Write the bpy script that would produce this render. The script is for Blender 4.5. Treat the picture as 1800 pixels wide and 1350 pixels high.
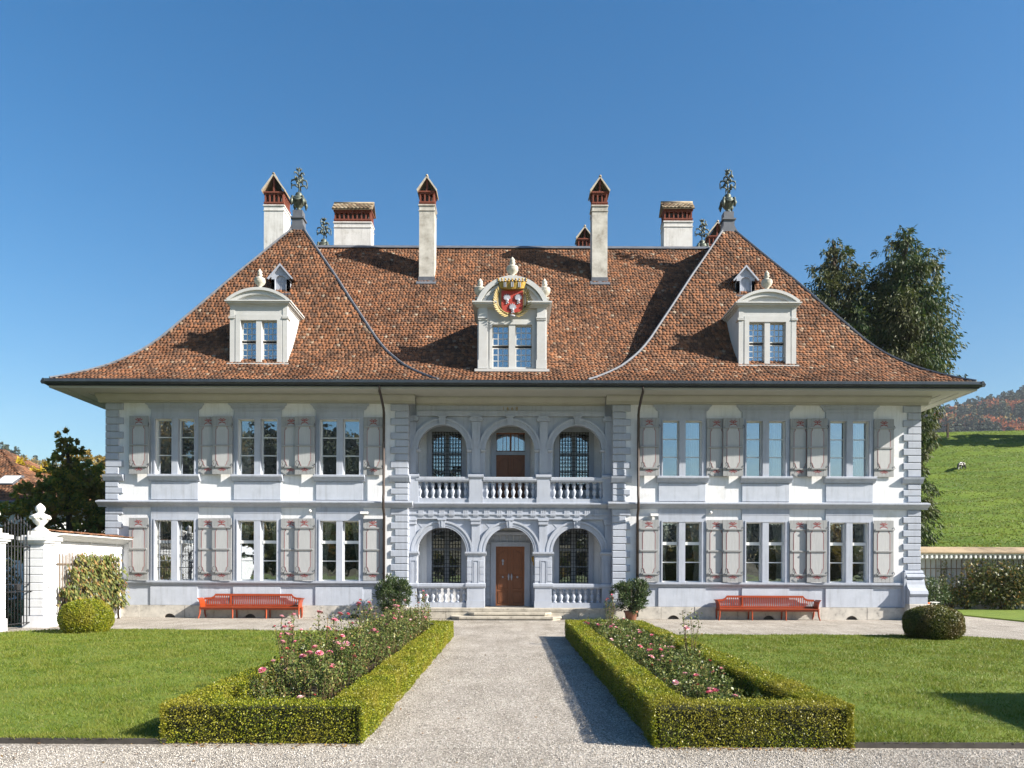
import bpy, bmesh, math, random
import numpy as np
from mathutils import Vector, Matrix, noise

R = math.radians
scene = bpy.context.scene
for o in list(bpy.data.objects):
    bpy.data.objects.remove(o)
COL = scene.collection
rnd = random.Random(7)
rng = np.random.default_rng(11)

# ------------------------------------------------------------------ camera
cd = bpy.data.cameras.new('camera')
cam = bpy.data.objects.new('camera', cd)
COL.objects.link(cam)
cam.location = (0, 0, 1.98)
cam.rotation_euler = (R(90), -0.0036, 0)
cd.sensor_width = 36.0
cd.lens = 26.4
cd.shift_x = 0.0017
cd.shift_y = 0.1806
cd.clip_start = 0.1
cd.clip_end = 6000
scene.camera = cam

# ------------------------------------------------------------------ light
SUN = Vector((4.04, -1.45, 2.62)).normalized()          # towards the sun
world = bpy.data.worlds.new('World')
scene.world = world
world.use_nodes = True
nt = world.node_tree
nt.nodes.clear()
sky = nt.nodes.new('ShaderNodeTexSky')
sky.sky_type = 'NISHITA'
sky.sun_disc = False
sky.sun_elevation = math.asin(SUN.z)
sky.sun_rotation = math.atan2(SUN.x, SUN.y)
sky.altitude = 600
sky.air_density = 1.4
sky.dust_density = 2.0
sky.ozone_density = 4.0
bg = nt.nodes.new('ShaderNodeBackground')
bg.inputs['Strength'].default_value = 0.060
wo = nt.nodes.new('ShaderNodeOutputWorld')
hs = nt.nodes.new('ShaderNodeHueSaturation')
hs.inputs['Saturation'].default_value = 1.38
nt.links.new(sky.outputs[0], hs.inputs['Color'])
nt.links.new(hs.outputs[0], bg.inputs['Color'])
nt.links.new(bg.outputs[0], wo.inputs['Surface'])

sd = bpy.data.lights.new('sun', 'SUN')
sd.energy = 5.0
sd.angle = R(0.53)
sd.color = (1.0, 0.93, 0.82)
sun = bpy.data.objects.new('sun', sd)
COL.objects.link(sun)
sun.location = (30, -20, 40)
sun.rotation_euler = (-SUN).to_track_quat('-Z', 'Y').to_euler()

scene.view_settings.view_transform = 'Standard'
scene.view_settings.look = 'None'
scene.view_settings.exposure = 1.38
scene.view_settings.gamma = 1.0
scene.view_settings.use_curve_mapping = False

# ------------------------------------------------------------------ materials
def _nodes(name):
    m = bpy.data.materials.new(name)
    m.use_nodes = True
    t = m.node_tree
    b = t.nodes['Principled BSDF']
    return m, t, b

def c4(c):
    return (c[0], c[1], c[2], 1)

def ramp(t, stops, interp='LINEAR'):
    r = t.nodes.new('ShaderNodeValToRGB')
    e = r.color_ramp.elements
    r.color_ramp.interpolation = interp
    while len(e) < len(stops):
        e.new(0.5)
    for k, (p, c) in enumerate(stops):
        e[k].position = p
        e[k].color = c4(c)
    return r

def noise_tex(t, vec, scale, detail=5, rough=0.6):
    n = t.nodes.new('ShaderNodeTexNoise')
    n.inputs['Scale'].default_value = scale
    n.inputs['Detail'].default_value = detail
    n.inputs['Roughness'].default_value = rough
    t.links.new(vec, n.inputs['Vector'])
    return n

def M(name, c1, c2=None, scale=3.0, rough=0.75, bump=0.0, bscale=40.0, metal=0.0, spec=0.35,
      lo=0.35, hi=0.65, stretch=None, c3=None, s3=12.0, streak=0.0):
    m, t, b = _nodes(name)
    g = t.nodes.new('ShaderNodeNewGeometry')
    vec = g.outputs['Position']
    if stretch:
        mp = t.nodes.new('ShaderNodeMapping')
        mp.inputs['Scale'].default_value = stretch
        t.links.new(vec, mp.inputs['Vector'])
        vec = mp.outputs['Vector']
    b.inputs['Roughness'].default_value = rough
    b.inputs['Metallic'].default_value = metal
    b.inputs['Specular IOR Level'].default_value = spec
    n = noise_tex(t, vec, scale, 8, 0.65)
    r = ramp(t, [(lo, c1), (hi, c2 or c1)])
    t.links.new(n.outputs['Fac'], r.inputs['Fac'])
    out = r.outputs['Color']
    if c3:
        n3 = noise_tex(t, vec, s3, 8, 0.75)
        r3 = ramp(t, [(0.55, (0, 0, 0)), (0.72, (1, 1, 1))])
        t.links.new(n3.outputs['Fac'], r3.inputs['Fac'])
        mx = t.nodes.new('ShaderNodeMix')
        mx.data_type = 'RGBA'
        t.links.new(r3.outputs['Color'], mx.inputs[0])
        t.links.new(out, mx.inputs[6])
        mx.inputs[7].default_value = c4(c3)
        out = mx.outputs[2]
    if streak:
        # rain streaks: noise drawn out vertically, wherever the surface is
        mp2 = t.nodes.new('ShaderNodeMapping')
        mp2.inputs['Scale'].default_value = (5.0, 5.0, 0.35)
        t.links.new(g.outputs['Position'], mp2.inputs['Vector'])
        n4 = noise_tex(t, mp2.outputs['Vector'], 1.6, 7, 0.7)
        r4 = ramp(t, [(0.50, (1, 1, 1)), (0.75, (1 - 3.2 * streak, 1 - 3.3 * streak, 1 - 3.5 * streak))])
        t.links.new(n4.outputs['Fac'], r4.inputs['Fac'])
        m4 = t.nodes.new('ShaderNodeMix')
        m4.data_type = 'RGBA'
        m4.blend_type = 'MULTIPLY'
        m4.inputs[0].default_value = 1
        t.links.new(out, m4.inputs[6])
        t.links.new(r4.outputs['Color'], m4.inputs[7])
        out = m4.outputs[2]
    t.links.new(out, b.inputs['Base Color'])
    if bump > 0:
        n2 = noise_tex(t, vec, bscale, 6, 0.6)
        bp = t.nodes.new('ShaderNodeBump')
        bp.inputs['Strength'].default_value = bump
        bp.inputs['Distance'].default_value = 0.02
        t.links.new(n2.outputs['Fac'], bp.inputs['Height'])
        t.links.new(bp.outputs['Normal'], b.inputs['Normal'])
    return m

def LM(name, stops, trans=0.35, rough=0.55, patch=None, pscale=1.2, spec=0.35):
    """foliage: every leaf its own tint, some light through the blade"""
    m, t, b = _nodes(name)
    g = t.nodes.new('ShaderNodeNewGeometry')
    r = ramp(t, stops)
    t.links.new(g.outputs['Random Per Island'], r.inputs['Fac'])
    out = r.outputs['Color']
    if patch:
        n = noise_tex(t, g.outputs['Position'], pscale, 4, 0.6)
        rr = ramp(t, [(0.45, (0, 0, 0)), (0.62, (1, 1, 1))])
        t.links.new(n.outputs['Fac'], rr.inputs['Fac'])
        mx = t.nodes.new('ShaderNodeMix')
        mx.data_type = 'RGBA'
        t.links.new(rr.outputs['Color'], mx.inputs[0])
        t.links.new(out, mx.inputs[6])
        mx.inputs[7].default_value = c4(patch)
        out = mx.outputs[2]
    t.links.new(out, b.inputs['Base Color'])
    b.inputs['Roughness'].default_value = rough
    b.inputs['Specular IOR Level'].default_value = spec
    tr = t.nodes.new('ShaderNodeBsdfTranslucent')
    t.links.new(out, tr.inputs['Color'])
    ms = t.nodes.new('ShaderNodeMixShader')
    ms.inputs[0].default_value = trans
    t.links.new(b.outputs[0], ms.inputs[1])
    t.links.new(tr.outputs[0], ms.inputs[2])
    t.links.new(ms.outputs[0], t.nodes['Material Output'].inputs['Surface'])
    return m

m_white = M('white_render', (0.68, 0.69, 0.715), (0.63, 0.64, 0.665), 2.2, 0.9, 0.25, 30, c3=(0.56, 0.55, 0.53), s3=1.1, streak=0.06)
m_trim = M('grey_blue_paint', (0.38, 0.41, 0.475), (0.33, 0.36, 0.425), 1.8, 0.8, 0.12, 35, c3=(0.32, 0.335, 0.375), s3=2.0, streak=0.07)
m_panel = M('pale_grey_paint', (0.43, 0.46, 0.525), (0.375, 0.405, 0.465), 2.5, 0.85, 0.2, 22, streak=0.07)
m_soffit = M('soffit_paint', (0.37, 0.365, 0.325), (0.33, 0.325, 0.29), 1.5, 0.7, 0.05, 20)
m_dormer = M('dormer_paint', (0.50, 0.505, 0.50), (0.44, 0.445, 0.44), 2.0, 0.75, 0.1, 30, c3=(0.45, 0.44, 0.40), s3=3.0)
m_stone = M('plinth_stone', (0.52, 0.49, 0.44), (0.36, 0.34, 0.31), 2.5, 0.9, 0.5, 25, c3=(0.20, 0.19, 0.17), s3=5.0)
m_step = M('step_stone', (0.48, 0.44, 0.37), (0.33, 0.30, 0.25), 3.0, 0.9, 0.5, 25, c3=(0.17, 0.15, 0.12), s3=6.0)
m_urn = M('weathered_sandstone', (0.55, 0.52, 0.45), (0.38, 0.36, 0.31), 6.0, 0.9, 0.5, 40, c3=(0.18, 0.17, 0.15), s3=9)
m_wurn = M('whitewashed_stone', (0.78, 0.77, 0.74), (0.66, 0.65, 0.62), 5.0, 0.9, 0.3, 40, c3=(0.45, 0.44, 0.41), s3=7)
m_zinc = M('zinc_flashing', (0.13, 0.14, 0.16), (0.095, 0.102, 0.12), 3.0, 0.6, 0.05, 20, metal=0.15)
m_gutter = M('dark_gutter', (0.035, 0.045, 0.05), (0.025, 0.03, 0.035), 3.0, 0.35, metal=0.2)
m_pipe = M('brown_downpipe', (0.06, 0.045, 0.038), (0.04, 0.03, 0.027), 3.0, 0.4, metal=0.3)
m_roofbase = M('roof_underlay', (0.07, 0.045, 0.035), (0.05, 0.035, 0.03), 3.0, 0.95)
m_brick = M('red_brick', (0.20, 0.056, 0.032), (0.135, 0.042, 0.028), 9.0, 0.9, 0.4, 60, c3=(0.10, 0.05, 0.04), s3=16)
m_mortar = M('cap_verge_mortar', (0.52, 0.48, 0.40), (0.36, 0.32, 0.27), 8.0, 0.95, 0.3, 40)
m_plast = M('old_chimney_plaster', (0.64, 0.635, 0.62), (0.54, 0.53, 0.51), 2.0, 0.95, 0.4, 25, c3=(0.34, 0.325, 0.29), s3=1.8, streak=0.10)
m_plast2 = M('weathered_chimney_plaster', (0.55, 0.53, 0.48), (0.33, 0.31, 0.27), 2.2, 0.95, 0.4, 25, c3=(0.26, 0.24, 0.20), s3=2.2)
m_oak = M('brown_door_wood', (0.24, 0.090, 0.038), (0.165, 0.060, 0.026), 6.0, 0.45, 0.1, 40, stretch=(6, 6, 0.7))
m_frame = M('casement_paint', (0.66, 0.67, 0.66), (0.60, 0.61, 0.60), 3.0, 0.5)
m_dframe = M('dark_casement_paint', (0.30, 0.32, 0.34), (0.25, 0.27, 0.29), 3.0, 0.5)
m_shut = M('shutter_grey_paint', (0.315, 0.32, 0.325), (0.265, 0.27, 0.275), 2.5, 0.75, 0.15, 30, stretch=(8, 8, 0.8))
m_shin = M('shutter_pale_panel', (0.42, 0.425, 0.43), (0.37, 0.375, 0.38), 2.5, 0.75, 0.15, 30, stretch=(8, 8, 0.8))
m_redp = M('oxblood_line_paint', (0.23, 0.045, 0.045), (0.30, 0.09, 0.085), 20, 0.7)
m_iron = M('dark_iron', (0.022, 0.023, 0.026), (0.035, 0.035, 0.039), 8, 0.5, metal=0.4)
m_bench = M('orange_red_bench_paint', (0.31, 0.046, 0.008), (0.26, 0.037, 0.006), 3.0, 0.42, 0.08, 30, spec=0.5)
m_gold = M('gilding', (0.46, 0.29, 0.06), (0.30, 0.18, 0.035), 14, 0.4, 0.2, 40, metal=0.45)
m_pale = M('pale_gilt_leaf', (0.38, 0.29, 0.12), (0.25, 0.18, 0.06), 14, 0.55, 0.2, 40)
m_shield = M('red_shield_paint', (0.42, 0.055, 0.035), (0.34, 0.04, 0.03), 5, 0.6)
m_silver = M('silver_feather_paint', (0.40, 0.41, 0.45), (0.30, 0.31, 0.36), 12, 0.5)
m_verd = M('patinated_copper', (0.12, 0.14, 0.115), (0.06, 0.07, 0.06), 9, 0.5, 0.2, 40, metal=0.35, c3=(0.30, 0.32, 0.27), s3=12)
m_cloth = M('curtain_cloth', (0.62, 0.60, 0.53), (0.52, 0.50, 0.44), 4, 0.9)
m_room = M('dark_room_backing', (0.10, 0.09, 0.08), (0.08, 0.075, 0.07), 2, 0.9)  # the dimness behind openings is put into this dark colour
m_lamp = M('lamp_housing', (0.70, 0.70, 0.68), (0.62, 0.62, 0.60), 5, 0.5)
m_terra = M('terracotta', (0.22, 0.10, 0.06), (0.16, 0.07, 0.045), 7, 0.85, 0.2, 40)
m_wood = M('grey_trellis_wood', (0.20, 0.15, 0.11), (0.13, 0.10, 0.075), 8, 0.85, stretch=(6, 6, 1))
m_bark = M('bark', (0.10, 0.075, 0.055), (0.06, 0.045, 0.035), 6, 0.95, 0.6, 20, stretch=(5, 5, 1))
m_stem = M('rose_stem', (0.09, 0.10, 0.035), (0.12, 0.055, 0.035), 8, 0.7)
m_soil = M('bed_soil', (0.045, 0.032, 0.022), (0.03, 0.022, 0.016), 8, 0.95, 0.6, 30)
m_edge = M('steel_lawn_edging', (0.07, 0.063, 0.055), (0.045, 0.04, 0.035), 6, 0.8)
m_pink = M('rose_pink_petal', (0.80, 0.30, 0.36), (0.72, 0.22, 0.30), 20, 0.6)
m_lpink = M('rose_pale_petal', (0.82, 0.55, 0.56), (0.78, 0.42, 0.46), 20, 0.6)
m_rred = M('rose_bud_red', (0.55, 0.07, 0.08), (0.48, 0.06, 0.09), 20, 0.6)
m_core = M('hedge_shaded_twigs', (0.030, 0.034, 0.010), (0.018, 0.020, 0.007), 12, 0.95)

lm_box = LM('box_leaf', [(0.0, (0.050, 0.085, 0.008)), (0.35, (0.14, 0.18, 0.012)), (0.75, (0.28, 0.30, 0.018)), (1.0, (0.42, 0.39, 0.035))], 0.34, 0.42, patch=(0.27, 0.25, 0.028), pscale=1.6)
lm_boxd = LM('box_leaf_dark', [(0.0, (0.045, 0.06, 0.010)), (0.5, (0.085, 0.10, 0.016)), (0.85, (0.15, 0.15, 0.025)), (1.0, (0.21, 0.17, 0.04))], 0.25, 0.45, patch=(0.13, 0.10, 0.03), pscale=2.0)
lm_rose = LM('rose_leaf', [(0.0, (0.040, 0.070, 0.016)), (0.45, (0.100, 0.140, 0.032)), (0.80, (0.20, 0.23, 0.065)), (0.94, (0.32, 0.29, 0.10)), (1.0, (0.23, 0.08, 0.04))], 0.28, 0.4)
lm_olea = LM('oleander_leaf', [(0.0, (0.022, 0.045, 0.016)), (0.6, (0.05, 0.085, 0.028)), (1.0, (0.12, 0.15, 0.06))], 0.25, 0.4)
lm_vine = LM('autumn_vine_leaf', [(0.0, (0.06, 0.085, 0.022)), (0.5, (0.125, 0.155, 0.04)), (0.78, (0.24, 0.225, 0.065)), (0.92, (0.28, 0.18, 0.06)), (1.0, (0.22, 0.08, 0.035))], 0.3, 0.5)
lm_shrub = LM('wall_shrub_leaf', [(0.0, (0.035, 0.055, 0.016)), (0.5, (0.075, 0.095, 0.026)), (0.85, (0.17, 0.16, 0.06)), (1.0, (0.24, 0.13, 0.03))], 0.28, 0.4)
lm_con = LM('conifer_spray', [(0.0, (0.016, 0.040, 0.008)), (0.5, (0.034, 0.066, 0.012)), (0.85, (0.064, 0.094, 0.018)), (1.0, (0.100, 0.112, 0.028))], 0.28, 0.6, patch=(0.075, 0.080, 0.020), pscale=0.35)
lm_maple = LM('maple_leaf', [(0.0, (0.09, 0.14, 0.028)), (0.5, (0.19, 0.235, 0.042)), (0.78, (0.33, 0.27, 0.042)), (1.0, (0.48, 0.43, 0.06))], 0.5, 0.5, patch=(0.20, 0.11, 0.028), pscale=0.55)
lm_yel = LM('yellow_autumn_leaf', [(0.0, (0.24, 0.17, 0.015)), (0.5, (0.42, 0.31, 0.025)), (1.0, (0.52, 0.42, 0.06))], 0.4, 0.5)
lm_ochre = LM('ochre_autumn_leaf', [(0.0, (0.11, 0.085, 0.02)), (0.5, (0.20, 0.15, 0.04)), (1.0, (0.30, 0.20, 0.05))], 0.3, 0.6)
lm_spruce = LM('spruce_needles', [(0.0, (0.020, 0.034, 0.018)), (1.0, (0.045, 0.062, 0.028))], 0.1, 0.8)
lm_beech = LM('beech_autumn_leaf', [(0.0, (0.20, 0.045, 0.016)), (0.6, (0.34, 0.095, 0.025)), (1.0, (0.42, 0.17, 0.035))], 0.2, 0.8)
lm_grass = LM('grass_blade', [(0.0, (0.060, 0.105, 0.008)), (0.5, (0.115, 0.170, 0.012)), (0.85, (0.19, 0.235, 0.022)), (1.0, (0.32, 0.29, 0.09))], 0.40, 0.5, patch=(0.195, 0.215, 0.034), pscale=1.7)

def glass_mat():
    m, t, b = _nodes('window_glass')
    t.nodes.remove(b)
    g = t.nodes.new('ShaderNodeNewGeometry')
    n = noise_tex(t, g.outputs['Position'], 2.2, 2, 0.5)
    bp = t.nodes.new('ShaderNodeBump')
    bp.inputs['Strength'].default_value = 0.05
    bp.inputs['Distance'].default_value = 0.05
    t.links.new(n.outputs['Fac'], bp.inputs['Height'])
    gl = t.nodes.new('ShaderNodeBsdfGlossy')
    gl.inputs['Roughness'].default_value = 0.01
    gl.inputs['Color'].default_value = (0.92, 0.95, 1, 1)
    t.links.new(bp.outputs['Normal'], gl.inputs['Normal'])
    tr = t.nodes.new('ShaderNodeBsdfTransparent')
    tr.inputs['Color'].default_value = (0.86, 0.9, 0.9, 1)
    ms = t.nodes.new('ShaderNodeMixShader')
    ms.inputs[0].default_value = 0.34
    t.links.new(tr.outputs[0], ms.inputs[1])
    t.links.new(gl.outputs[0], ms.inputs[2])
    t.links.new(ms.outputs[0], t.nodes['Material Output'].inputs['Surface'])
    return m
m_glass = glass_mat()

def tile_mat(name, stops, lich):
    m, t, b = _nodes(name)
    g = t.nodes.new('ShaderNodeNewGeometry')
    r = ramp(t, stops)
    t.links.new(g.outputs['Random Per Island'], r.inputs['Fac'])
    big = noise_tex(t, g.outputs['Position'], 0.8, 5, 0.65)
    rb = ramp(t, [(0.34, (0.50, 0.49, 0.49)), (0.50, (0.92, 0.90, 0.88)), (0.66, (1.15, 1.12, 1.08))])
    t.links.new(big.outputs['Fac'], rb.inputs['Fac'])
    mu = t.nodes.new('ShaderNodeMix')
    mu.data_type = 'RGBA'
    mu.blend_type = 'MULTIPLY'
    mu.inputs[0].default_value = 1
    t.links.new(r.outputs['Color'], mu.inputs[6])
    t.links.new(rb.outputs['Color'], mu.inputs[7])
    fine = noise_tex(t, g.outputs['Position'], 9, 6, 0.7)
    rf = ramp(t, [(0.60, (0, 0, 0)), (0.74, (0.8, 0.8, 0.8))])
    t.links.new(fine.outputs['Fac'], rf.inputs['Fac'])
    mx = t.nodes.new('ShaderNodeMix')
    mx.data_type = 'RGBA'
    t.links.new(rf.outputs['Color'], mx.inputs[0])
    t.links.new(mu.outputs[2], mx.inputs[6])
    mx.inputs[7].default_value = c4(lich)
    t.links.new(mx.outputs[2], b.inputs['Base Color'])
    b.inputs['Roughness'].default_value = 0.9
    b.inputs['Specular IOR Level'].default_value = 0.2
    return m
m_tile = tile_mat('clay_roof_tile', [(0.0, (0.092, 0.055, 0.039)), (0.30, (0.138, 0.074, 0.046)), (0.60, (0.188, 0.090, 0.050)), (0.88, (0.245, 0.110, 0.056)), (0.97, (0.225, 0.140, 0.092)), (1.0, (0.30, 0.245, 0.185))], (0.165, 0.138, 0.092))
m_tileg = tile_mat('mossy_cap_tile', [(0.0, (0.15, 0.10, 0.07)), (0.5, (0.30, 0.23, 0.15)), (1.0, (0.42, 0.36, 0.27))], (0.22, 0.20, 0.11))

def gravel_mat():
    m, t, b = _nodes('pale_gravel')
    g = t.nodes.new('ShaderNodeNewGeometry')
    v = t.nodes.new('ShaderNodeTexVoronoi')
    v.inputs['Scale'].default_value = 62
    t.links.new(g.outputs['Position'], v.inputs['Vector'])
    sp = t.nodes.new('ShaderNodeSeparateColor')
    t.links.new(v.outputs['Color'], sp.inputs[0])
    r = ramp(t, [(0.0, (0.13, 0.12, 0.105)), (0.3, (0.31, 0.285, 0.25)), (0.65, (0.42, 0.388, 0.345)), (0.9, (0.53, 0.50, 0.455)), (1.0, (0.66, 0.63, 0.59))])
    t.links.new(sp.outputs[0], r.inputs['Fac'])
    big = noise_tex(t, g.outputs['Position'], 0.7, 6, 0.6)
    rb = ramp(t, [(0.32, (0.74, 0.72, 0.70)), (0.68, (1.05, 1.03, 1.01))])
    t.links.new(big.outputs['Fac'], rb.inputs['Fac'])
    mu = t.nodes.new('ShaderNodeMix')
    mu.data_type = 'RGBA'
    mu.blend_type = 'MULTIPLY'
    mu.inputs[0].default_value = 1
    t.links.new(r.outputs['Color'], mu.inputs[6])
    t.links.new(rb.outputs['Color'], mu.inputs[7])
    t.links.new(mu.outputs[2], b.inputs['Base Color'])
    # trodden, raked bands along the path
    mpp = t.nodes.new('ShaderNodeMapping')
    mpp.inputs['Scale'].default_value = (1.0, 0.22, 1.0)
    t.links.new(g.outputs['Position'], mpp.inputs['Vector'])
    tn = noise_tex(t, mpp.outputs['Vector'], 2.6, 6, 0.65)
    tr2 = ramp(t, [(0.36, (0.80, 0.785, 0.765)), (0.56, (1.0, 1.0, 1.0))])
    t.links.new(tn.outputs['Fac'], tr2.inputs['Fac'])
    mu2 = t.nodes.new('ShaderNodeMix')
    mu2.data_type = 'RGBA'
    mu2.blend_type = 'MULTIPLY'
    mu2.inputs[0].default_value = 1
    t.links.new(mu.outputs[2], mu2.inputs[6])
    t.links.new(tr2.outputs['Color'], mu2.inputs[7])
    t.links.new(mu2.outputs[2], b.inputs['Base Color'])
    bp = t.nodes.new('ShaderNodeBump')
    bp.inputs['Strength'].default_value = 0.7
    bp.inputs['Distance'].default_value = 0.012
    bp.invert = True
    t.links.new(v.outputs['Distance'], bp.inputs['Height'])
    t.links.new(bp.outputs['Normal'], b.inputs['Normal'])
    b.inputs['Roughness'].default_value = 0.9
    b.inputs['Specular IOR Level'].default_value = 0.2
    return m
m_gravel = gravel_mat()

def peb_mat():
    m, t, b = _nodes('pebble')
    g = t.nodes.new('ShaderNodeNewGeometry')
    r = ramp(t, [(0.0, (0.14, 0.13, 0.115)), (0.3, (0.31, 0.285, 0.25)), (0.7, (0.42, 0.388, 0.345)), (1.0, (0.64, 0.61, 0.57))])
    t.links.new(g.outputs['Random Per Island'], r.inputs['Fac'])
    t.links.new(r.outputs['Color'], b.inputs['Base Color'])
    b.inputs['Roughness'].default_value = 0.85
    return m
m_peb = peb_mat()
m_lawn = M('lawn_turf', (0.080, 0.130, 0.010), (0.135, 0.185, 0.018), 1.1, 0.9, 0.8, 45, c3=(0.17, 0.18, 0.045), s3=1.6)
m_meadow = M('meadow_turf', (0.055, 0.100, 0.005), (0.095, 0.140, 0.008), 0.35, 0.95, 0, c3=(0.035, 0.068, 0.006), s3=0.8, stretch=(0.5, 1, 2.2))
m_earth = M('field_ground', (0.07, 0.10, 0.02), (0.10, 0.12, 0.03), 0.05, 0.95)
m_hill = M('forest_floor', (0.05, 0.045, 0.022), (0.07, 0.06, 0.03), 0.05, 0.95)

# ------------------------------------------------------------------ mesh helpers
def mesh_np(name, V, F, mats, midx=None, smooth=False):
    """V (n,3); F (m,k) all the same size"""
    V = np.asarray(V, dtype=np.float32)
    F = np.asarray(F, dtype=np.int32)
    me = bpy.data.meshes.new(name)
    k = F.shape[1]
    me.vertices.add(len(V))
    me.vertices.foreach_set('co', V.ravel())
    me.loops.add(F.size)
    me.loops.foreach_set('vertex_index', F.ravel())
    me.polygons.add(len(F))
    me.polygons.foreach_set('loop_start', np.arange(0, F.size, k, dtype=np.int32))
    me.polygons.foreach_set('loop_total', np.full(len(F), k, dtype=np.int32))
    for m in (mats if isinstance(mats, (list, tuple)) else [mats]):
        me.materials.append(m)
    if midx is not None:
        me.polygons.foreach_set('material_index', np.asarray(midx, dtype=np.int32))
    if smooth:
        me.polygons.foreach_set('use_smooth', np.ones(len(F), dtype=bool))
    me.update(calc_edges=True)
    me.validate()
    return me

class MB:
    def __init__(s):
        s.v = []; s.f = []; s.sm = []
    def add(s, V, F, smooth=False):
        o = len(s.v)
        s.v += [tuple(p) for p in V]
        s.f += [tuple(i + o for i in f) for f in F]
        s.sm += [smooth] * len(F)
        return s
    def box(s, x0, x1, y0, y1, z0, z1):
        return s.add([(x0, y0, z0), (x1, y0, z0), (x1, y1, z0), (x0, y1, z0), (x0, y0, z1), (x1, y0, z1), (x1, y1, z1), (x0, y1, z1)],
                     [(0, 3, 2, 1), (4, 5, 6, 7), (0, 1, 5, 4), (1, 2, 6, 5), (2, 3, 7, 6), (3, 0, 4, 7)])
    def cbox(s, x0, x1, y0, y1, z0, z1, c=0.02):
        """box whose front (-y) face is chamfered"""
        return s.add([(x0, y0 + c, z0), (x1, y0 + c, z0), (x1, y0 + c, z1), (x0, y0 + c, z1),
                      (x0 + c, y0, z0 + c), (x1 - c, y0, z0 + c), (x1 - c, y0, z1 - c), (x0 + c, y0, z1 - c),
                      (x0, y1, z0), (x1, y1, z0), (x1, y1, z1), (x0, y1, z1)],
                     [(4, 5, 6, 7), (0, 1, 5, 4), (1, 2, 6, 5), (2, 3, 7, 6), (3, 0, 4, 7), (8, 9, 1, 0), (9, 10, 2, 1), (10, 11, 3, 2), (11, 8, 0, 3), (11, 10, 9, 8)])
    def prism(s, poly, axis, a, b, smooth=False):
        """poly of 2-D points; axis 'x': (y,z), 'y': (x,z), 'z': (x,y)"""
        n = len(poly)
        def p(q, w):
            return {'x': (w, q[0], q[1]), 'y': (q[0], w, q[1]), 'z': (q[0], q[1], w)}[axis]
        V = [p(q, a) for q in poly] + [p(q, b) for q in poly]
        F = [tuple(range(n)), tuple(range(2 * n - 1, n - 1, -1))]
        F += [(i, i + n, (i + 1) % n + n, (i + 1) % n) for i in range(n)]
        return s.add(V, F, smooth)
    def lathe(s, prof, n=12, c=(0, 0, 0), smooth=True, sx=1.0, sy=1.0):
        V = []; F = []
        for r, z in prof:
            for k in range(n):
                a = 2 * math.pi * k / n
                V.append((c[0] + r * sx * math.cos(a), c[1] + r * sy * math.sin(a), c[2] + z))
        for j in range(len(prof) - 1):
            for k in range(n):
                F.append((j * n + k, j * n + (k + 1) % n, (j + 1) * n + (k + 1) % n, (j + 1) * n + k))
        F.append(tuple(range(n - 1, -1, -1)))
        F.append(tuple((len(prof) - 1) * n + k for k in range(n)))
        return s.add(V, F, smooth)
    def tube(s, pts, r, n=6, smooth=True):
        pts = [Vector(p) for p in pts]
        rs = r if isinstance(r, (list, tuple)) else [r] * len(pts)
        V = []; F = []
        for i, p in enumerate(pts):
            d = (pts[min(i + 1, len(pts) - 1)] - pts[max(i - 1, 0)])
            d = d.normalized() if d.length > 1e-9 else Vector((0, 0, 1))
            u = d.cross(Vector((0, 0, 1)) if abs(d.z) < 0.9 else Vector((1, 0, 0))).normalized()
            w = d.cross(u)
            for k in range(n):
                a = 2 * math.pi * k / n
                V.append(p + (u * math.cos(a) + w * math.sin(a)) * rs[i])
        for i in range(len(pts) - 1):
            for k in range(n):
                F.append((i * n + k, i * n + (k + 1) % n, (i + 1) * n + (k + 1) % n, (i + 1) * n + k))
        F.append(tuple(range(n - 1, -1, -1)))
        F.append(tuple((len(pts) - 1) * n + k for k in range(n)))
        return s.add(V, F, smooth)
    def blob(s, c, r, n=8, m=5):
        prof = []
        rx, ry, rz = r if isinstance(r, (list, tuple)) else (r, r, r)
        for j in range(m + 1):
            a = -math.pi / 2 + math.pi * j / m
            prof.append((max(math.cos(a), 0.02), math.sin(a) * rz))
        return s.lathe(prof, n, c, True, rx, ry)
    def ring(s, cx, cz, r0, r1, a0, a1, y0, y1, n=24, smooth=False):
        """arch ring in the xz plane, extruded y0..y1"""
        V = []; F = []
        for i in range(n + 1):
            a = a0 + (a1 - a0) * i / n
            c, q = math.cos(a), math.sin(a)
            V += [(cx + r0 * c, y0, cz + r0 * q), (cx + r1 * c, y0, cz + r1 * q), (cx + r1 * c, y1, cz + r1 * q), (cx + r0 * c, y1, cz + r0 * q)]
        for i in range(n):
            for k in range(4):
                F.append((i * 4 + k, i * 4 + (k + 1) % 4, i * 4 + 4 + (k + 1) % 4, i * 4 + 4 + k))
        F += [(3, 2, 1, 0), (n * 4, n * 4 + 1, n * 4 + 2, n * 4 + 3)]
        return s.add(V, F, smooth)
    def wall(s, x0, x1, z0, z1, holes, y0, y1):
        """wall slab with rectangular holes (x0,x1,z0,z1)"""
        zs = sorted({z0, z1} | {h[2] for h in holes} | {h[3] for h in holes})
        for a, b in zip(zs[:-1], zs[1:]):
            hs = sorted(h for h in holes if h[2] <= a + 1e-6 and h[3] >= b - 1e-6)
            x = x0
            for h in hs:
                if h[0] > x:
                    s.box(x, h[0], y0, y1, a, b)
                x = h[1]
            if x1 > x:
                s.box(x, x1, y0, y1, a, b)
        return s
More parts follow.
